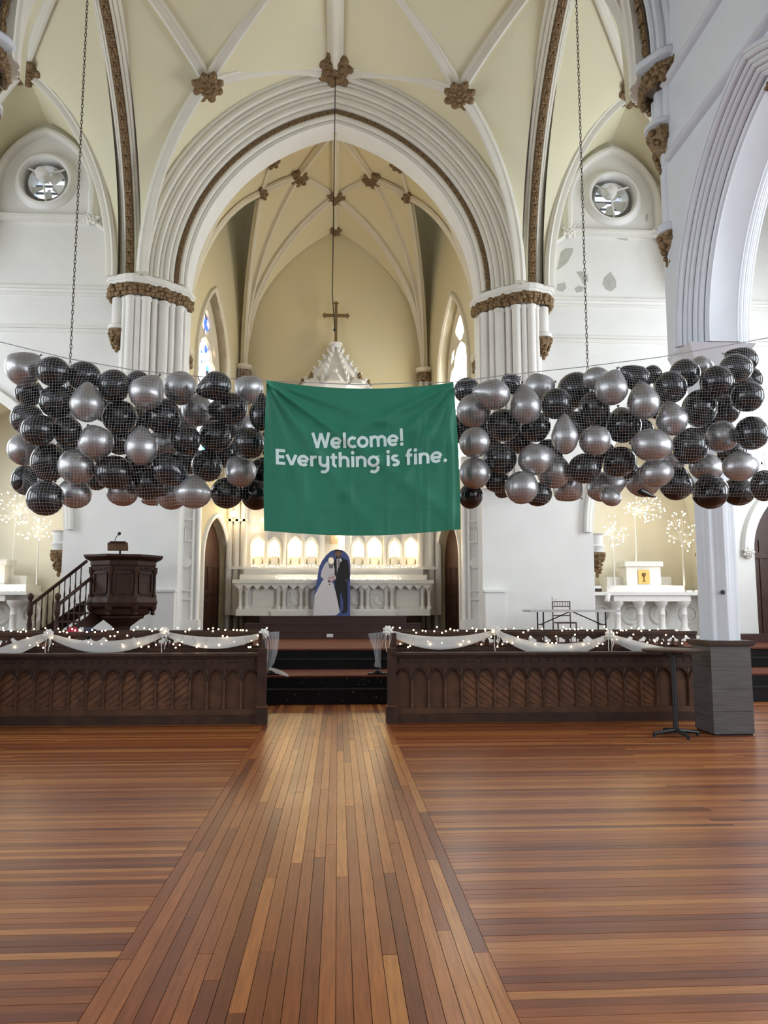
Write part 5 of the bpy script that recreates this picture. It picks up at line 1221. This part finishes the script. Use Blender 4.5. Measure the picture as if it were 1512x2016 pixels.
for (a, b_, rx, ry, c, ly, kn, isl, q, wx, wz, Yb) in bl:
    k = 1 if kn is not None else 0
    ang = kn if kn is not None else rn.choice((rn.uniform(30, 150), rn.uniform(-150, -30)))
    d = V(math.cos(math.radians(ang)), (rn.uniform(-.1, .35) if kn is not None else rn.uniform(.8, 2.2)), math.sin(math.radians(ang))).normalized()
    side = 'pulpit' if isl else 'column'
    col = 'glossy black' if c == 'B' else 'pearly silver'
    tier = 'top' if b_ < 770 else ('bottom' if b_ > 935 else 'middle')
    zone = ('at the far end by the side altar' if a < 105 else 'by the pulpit-side chain' if a < 330 else 'at the pulpit-side banner edge') if isl else ('at the column-side banner edge' if a < 1040 else 'by the column-side chain' if a < 1290 else 'in front of the stone column')
    lab = '%s%s %s balloon, %s tier, %s' % ('half-hidden ' if ly == 2 else '', 'pear-shaped' if k else 'round', col, tier, zone)
    # long axis along the knot: image-plane ellipse
    lo, sh = (max(wx, wz), min(wx, wz)); 
    if kn is not None:
        along = wz if abs(math.sin(math.radians(ang))) > .6 else wx; across = wx if along == wz else wz
    else: along = across = None
    R_ = V(0,0,1).rotation_difference(d).to_matrix().to_4x4()
    if along: M4 = Matrix.Translation(q) @ R_ @ Matrix.Diagonal((across, across, along*.92, 1))
    else: M4 = Matrix.Translation(q) @ Matrix.Diagonal((wx, (wx+wz)/2, wz, 1)) @ R_ @ Matrix.Diagonal((1, 1, 1, 1))
    o = place('balloon', BM[c, k], M4, label=lab, cat='balloon', group='balloons in the net')
    kx = bpy.data.objects.new('knot', KM[k]); COL.objects.link(kx); kx.parent = o
# one limp burst balloon under the net
lq = P(1272, 972, 6.3)
MB().tube([P(1256, 968, 6.3), P(1262, 967, 6.28), P(1272, 972, 6.28), P(1282, 976, 6.3), P(1291, 979, 6.3)], lambda f: (.012, .03, .026, .014, .008)[min(4, int(f*4.99))], 10).obj('burst_balloon', 'bblack', None, True, label='small limp burst black balloon dangling under the net', cat='balloon')
# ------------------------------------------------------------------ net
x0n, x1n = P(18, 800, BY).x-.02, P(1530, 800, BY).x
cs = .023; nxn = int((x1n-x0n)/cs)+1; z0n, z1n = 2.15, 3.86; nzn = int((z1n-z0n)/cs)+1
GX, GZ = np.meshgrid(x0n+cs*np.arange(nxn), z0n+cs*np.arange(nzn), indexing='ij')
def ztop(px_x_): return np.interp(px_x_, [p_.x for p_ in RL], [p_.z for p_ in RL])
RL = [P(x, y, BY) for x, y in ((-60,668),(0,673),(130,705),(260,728),(400,742),(525,750),(700,757),(893,752),(1000,738),(1150,722),(1300,703),(1420,682),(1512,665),(1600,650))]
front = np.full(GX.shape, 99.0); back = np.full(GX.shape, -99.0)
for (a, b_, rx, ry, c, ly, kn, isl, q, wx, wz, Yb) in bl:
    d2 = ((GX-q.x)/(wx*1.02))**2 + ((GZ-q.z)/(wz*1.02))**2; msk = d2 < 1
    dep = np.sqrt(np.clip(1-d2, 0, 1))*(wx*wz)**.5*1.03 + .004
    front = np.where(msk, np.minimum(front, Yb-dep), front); back = np.where(msk, np.maximum(back, Yb+dep), back)
has = front < 90
gap = (GX > P(528, 800, BY).x) & (GX < P(900, 800, BY).x)
bot = np.full(nxn, 9.0)
for i in range(nxn):
    zz = GZ[i][has[i]]
    if zz.size: bot[i] = zz.min()
for i in range(nxn):
    if gap[i, 0]: bot[i] = 3.25
bots = bot.copy()
for i in range(nxn):
    w0 = bot[max(0, i-6):i+7]; bots[i] = w0.min() if not gap[i, 0] else 3.25
bots = np.convolve(np.pad(bots, 8, 'edge'), np.ones(17)/17, 'valid') - .01
Yf = np.where(has, front, BY+.1)
for it in range(160):
    av_ = Yf.copy(); av_[1:-1, 1:-1] = (Yf[:-2, 1:-1]+Yf[2:, 1:-1]+Yf[1:-1, :-2]+Yf[1:-1, 2:])/4
    Yf = np.where(has, np.minimum(front, av_), av_)
    Yf[:, -1] = BY; Yf[:, 0] = np.minimum(Yf[:, 1], BY+.1)
inside = (GZ <= np.maximum(ztop(GX[:, 0])[:, None], np.where(has, GZ, -9).max(axis=1)[:, None]+.01)) & (GZ >= bots[:, None])
nm = MB(); rN = .00036
def strand(pts):
    vs_ = []; fs_ = []
    for k_, p_ in enumerate(pts):
        x, y, z = p_; vs_ += [(x-rN, y, z-rN*.6), (x+rN, y, z-rN*.6), (x, y-rN, z+rN)]
    for k_ in range(len(pts)-1):
        for j in range(3): fs_.append((k_*3+j, k_*3+(j+1) % 3, k_*3+3+(j+1) % 3, k_*3+3+j))
    nm.add(vs_, fs_)
for i in range(nxn):
    run_ = []
    for j in range(nzn):
        if inside[i, j]: run_.append((GX[i, j]+.002*math.sin(j*.7+i), Yf[i, j], GZ[i, j]))
        else:
            if len(run_) > 1: strand(run_)
            run_ = []
    if len(run_) > 1: strand(run_)
for j in range(0, nzn):
    run_ = []
    for i in range(nxn):
        if inside[i, j]: run_.append((GX[i, j], Yf[i, j], GZ[i, j]+.002*math.sin(i*.6+j)))
        else:
            if len(run_) > 1: strand(run_)
            run_ = []
    if len(run_) > 1: strand(run_)
nt = thing('balloon_net', (.6, BY, 2.4), 'long white mesh net holding the black and silver balloons', 'net')
nm.obj('mesh_cords', 'netw', nt, kind='stuff')
MB().tube(RL, .0035, 6).obj('head_rope', 'rope', nt, True)

# ================================================================== GREEN BANNER
NY = 5.93
def ban_px(u, v):
    tl, tr, br_, bl_ = (525, 748), (893, 752), (907, 1042), (520, 1045)
    x = (tl[0]*(1-u)+tr[0]*u)*(1-v) + (bl_[0]*(1-u)+br_[0]*u)*v
    y = (tl[1]*(1-u)+tr[1]*u)*(1-v) + (bl_[1]*(1-u)+br_[1]*u)*v
    y += 15*math.sin(PI*u)**.8*(1-v)**3 + 11*math.sin(PI*u)*v**3
    x += 3*math.sin(PI*v)*(-1 if u < .5 else 1)*abs(2*u-1)
    return x, y
def fold(px, py):
    u = (px-522)/383; v = (py-750)/295
    def ridge(d, w_): return math.exp(-(d/w_)**2)
    y = .035*math.sin(PI*u)*(1-.4*v)
    for ang, amp, w_ in ((.32, .03, .05), (.62, .05, .04), (.95, .045, .04), (1.25, .035, .05), (1.42, .02, .04)):
        d = u*math.sin(ang)*1.3 - v*math.cos(ang); y -= amp*ridge(d, w_*(0.35+.9*math.hypot(u, v)))*math.exp(-1.1*math.hypot(u, v))
    for ang, amp, w_ in ((.45, .035, .05), (.75, .045, .04), (1.05, .04, .045), (1.3, .03, .05)):
        uu = 1-u; d = uu*math.sin(ang)*1.3 - v*math.cos(ang); y -= amp*ridge(d, w_*(0.35+.9*math.hypot(uu, v)))*math.exp(-1.1*math.hypot(uu, v))
    for uc, amp in ((.18, .006), (.42, .007), (.61, .008), (.81, .010), (.775, .011), (.94, .018)):
        t_ = (u-uc-.02*math.sin(2*v)); y -= amp*max(0, 1-abs(t_)/.018)*min(1, v*2.5)
    for vc in (.28, .56, .85): y -= .003*max(0, 1-abs(v-vc)/.012)
    return y
def ban(px, py, off=0.0): return P(px, py, NY+fold(px, py)-off)
MT['green'] = mat('green_cloth', (0.014, 0.185, 0.108), 0.65, var=.12, vscale=5, bump=.02, bscale=300)
MT['greenw'] = mat('white_print', (0.66, 0.80, 0.77), 0.65)
bn = thing('green_banner', ban(714, 1050), 'green cloth banner reading Welcome! Everything is fine. hung on the balloon net', 'banner')
mb = MB(); nu, nv = 110, 90
for th_ in (0, .0025):
    mb.v += [tuple(ban(*ban_px(i/nu, j/nv), off=-th_)) for j in range(nv+1) for i in range(nu+1)]
n1 = (nu+1)*(nv+1)
for j in range(nv):
    for i in range(nu):
        a = j*(nu+1)+i; mb.f += [(a, a+1, a+nu+2, a+nu+1), (n1+a, n1+a+nu+1, n1+a+nu+2, n1+a+1)]
clo = mb.obj('cloth', 'green', bn, True, 80)
# letters drawn with strokes: units = x-height 1, baseline 0
def arcp(cx, cy, r, a0, a1, n=14, ry=None): return [(cx+r*math.cos(math.radians(a0+(a1-a0)*i/n)), cy+(ry or r)*math.sin(math.radians(a0+(a1-a0)*i/n))) for i in range(n+1)]
R0 = .40; T0_ = .27
GL = {
 'W': (1.62, [[(.08,1.42),(.46,.05)],[(.46,.05),(.83,1.36)],[(.83,1.36),(1.2,.05)],[(1.2,.05),(1.56,1.42)]]),
 'E': (.86, [[(.14,0),(.14,1.42)],[(.0,1.29),(.84,1.29)],[(.0,.72),(.76,.72)],[(.0,.13),(.84,.13)]]),
 'e': (1.02, [arcp(.5,.48,R0,-42,-352,22), [(.12,.46),(.90,.46)]]),
 'l': (.36, [[(.18,0),(.18,1.38)]]),
 'c': (.84, [arcp(.5,.48,R0,48,312,20)]),
 'o': (1.04, [arcp(.5,.48,R0,0,360,28)]),
 'm': (1.58, [[(.15,-.02),(.15,.98)], arcp(.48,.58,.31,180,0,12)+[(.79,-.02)], arcp(1.11,.58,.31,180,0,12)+[(1.42,-.02)]]),
 'n': (1.0, [[(.15,-.02),(.15,.98)], arcp(.49,.55,.34,180,0,14)+[(.83,-.02)]]),
 'h': (1.0, [[(.15,-.02),(.15,1.36)], arcp(.49,.55,.34,180,0,14)+[(.83,-.02)]]),
 'v': (.92, [[(.06,.98),(.46,.03)],[(.46,.03),(.86,.98)]]),
 'r': (.66, [[(.15,-.02),(.15,.98)], arcp(.50,.52,.35,180,72,9)]),
 'y': (1.0, [[(.15,.98)]+arcp(.49,.42,.34,180,360,14), [(.83,.98),(.83,-.12)]+arcp(.47,-.12,.36,0,-130,10)]),
 't': (.64, [[(.26,1.22),(.26,.32)]+arcp(.47,.3,.21,180,285,7), [(.0,.87),(.6,.87)]]),
 'i': (.36, [[(.18,-.02),(.18,.98)], 'dot']),
 'g': (1.06, [arcp(.5,.48,R0,0,360,26), [(.90,.98),(.90,-.1)]+arcp(.51,-.1,.39,0,-135,10)]),
 's': (.74, [arcp(.38,.70,.235,35,270,12,.2)+arcp(.38,.26,.255,90,-145,12,.21)]),
 'f': (.62, [[(.24,-.02),(.24,1.1)]+arcp(.47,1.12,.23,180,75,7), [(.0,.87),(.58,.87)]]),
 '!': (.42, [[(.2,.38),(.2,1.5)], 'low']),
 '.': (.34, ['low'])}
def text_strokes(txt):
    x = 0; out = []
    for ch_ in txt:
        if ch_ == ' ': x += .48; continue
        w_, st_ = GL[ch_]
        for k_ in st_:
            if k_ == 'dot': out.append(('d', (x+.18, 1.30)))
            elif k_ == 'low': out.append(('d', (x+.19, .10)))
            else: out.append(('s', [(x+a, b_) for a, b_ in k_]))
        x += w_ + .07
    return x-.07, out
def lettering(txt, p0, p1, xh, name, sag=0):
    wd, st_ = text_strokes(txt); sx = math.hypot(p1[0]-p0[0], p1[1]-p0[1])/wd; ux, uy = (p1[0]-p0[0])/(wd*sx), (p1[1]-p0[1])/(wd*sx)
    def mp(a, b_): return ban(p0[0]+ux*a*sx+uy*b_*xh, p0[1]+uy*a*sx-ux*b_*xh+sag*4*(a/wd)*(1-a/wd), .0035)
    mb = MB()
    for kd, g in st_:
        if kd == 'd':
            vs_ = [mp(*g)] + [mp(g[0]+.165*math.cos(2*PI*i/16)*xh/sx, g[1]+.165*math.sin(2*PI*i/16)) for i in range(16)]
            mb.add(vs_, [(0, 1+i, 1+(i+1) % 16) for i in range(16)])
        else:
            pts = [Vector(q) for q in g]
            if len(pts) == 2: pts = [pts[0].lerp(pts[1], i/8) for i in range(9)]
            vs_ = []
            for i, q in enumerate(pts):
                t_ = (pts[min(i+1, len(pts)-1)]-pts[max(i-1, 0)]).normalized(); nn = Vector((-t_.y, t_.x))*T0_/2
                for f in (-1, 0, 1): vs_.append(mp(q.x+nn.x*f, q.y+nn.y*f))
            mb.add(vs_, [(i*3+j, i*3+j+1, i*3+4+j, i*3+3+j) for i in range(len(pts)-1) for j in range(2)])
    return mb.obj(name, 'greenw', clo)
lettering('Welcome!', (615, 883), (796, 876), 22, 'welcome_lettering', 1.5)
lettering('Everything is fine.', (543, 914), (880, 908), 21.5, 'everything_is_fine_lettering', 8)
for px, py in ((527, 749), (893, 752)):
    q = ban(px, py); MB().tube([q, V(q.x, BY, q.z+.02)], .004, 5).obj('tie_cord', 'netw', bn)

# ================================================================== HANGING CHAINS AND CABLE
lk = MB(); pts = [(.0085*math.cos(a), 0, .024*math.sin(a)) for a in [2*PI*i/10 for i in range(11)]]
lk = lk.tube(pts, .0028, 5, cap=False).mesh('chain_link', 'chain', True)
for (x, y, lb) in ((138, 716, 'long thin iron chain hanging from the vault to the net on the pulpit side'), (1157, 726, 'long thin iron chain hanging from the vault to the net on the column side')):
    q = P(x, y, 6.42); t = thing('hanging_chain', (q.x, 6.42, q.z), lb, 'chain', 'chains hanging to the net')
    zt = 13.6; k = 0; z = q.z
    while z < 7.15:
        place('chain_link', lk, Matrix.Translation((q.x, 6.42, z)) @ Matrix.Rotation(PI/2*(k % 2), 4, 'Z'), t); z += .036; k += 1
    mb = MB(); zz = z
    while zz < zt: mb.cyl((q.x, 6.42, zz), (q.x, 6.42, zz+.05), .005, n=5); zz += .05
    mb.obj('upper_links', 'chain', t, kind='stuff')
cq = [V(0, 17.4, 13.9), V(-.02, 17.35, 10.0), V(-.03, 17.35, 8.6), V(.03, 17.35, 7.75)]
cb = thing('sanctuary_lamp_cable', cq[-1], 'thin dark cable hanging from the chancel arch boss before the cross', 'cable')
MB().tube([cq[0].lerp(cq[1], i/6) for i in range(6)] + cq[1:], .011, 6).obj('cable', 'metal', cb, True); MB().ball(cq[-1], .035, 8, 6).obj('cable_end', 'metal', cb, True)
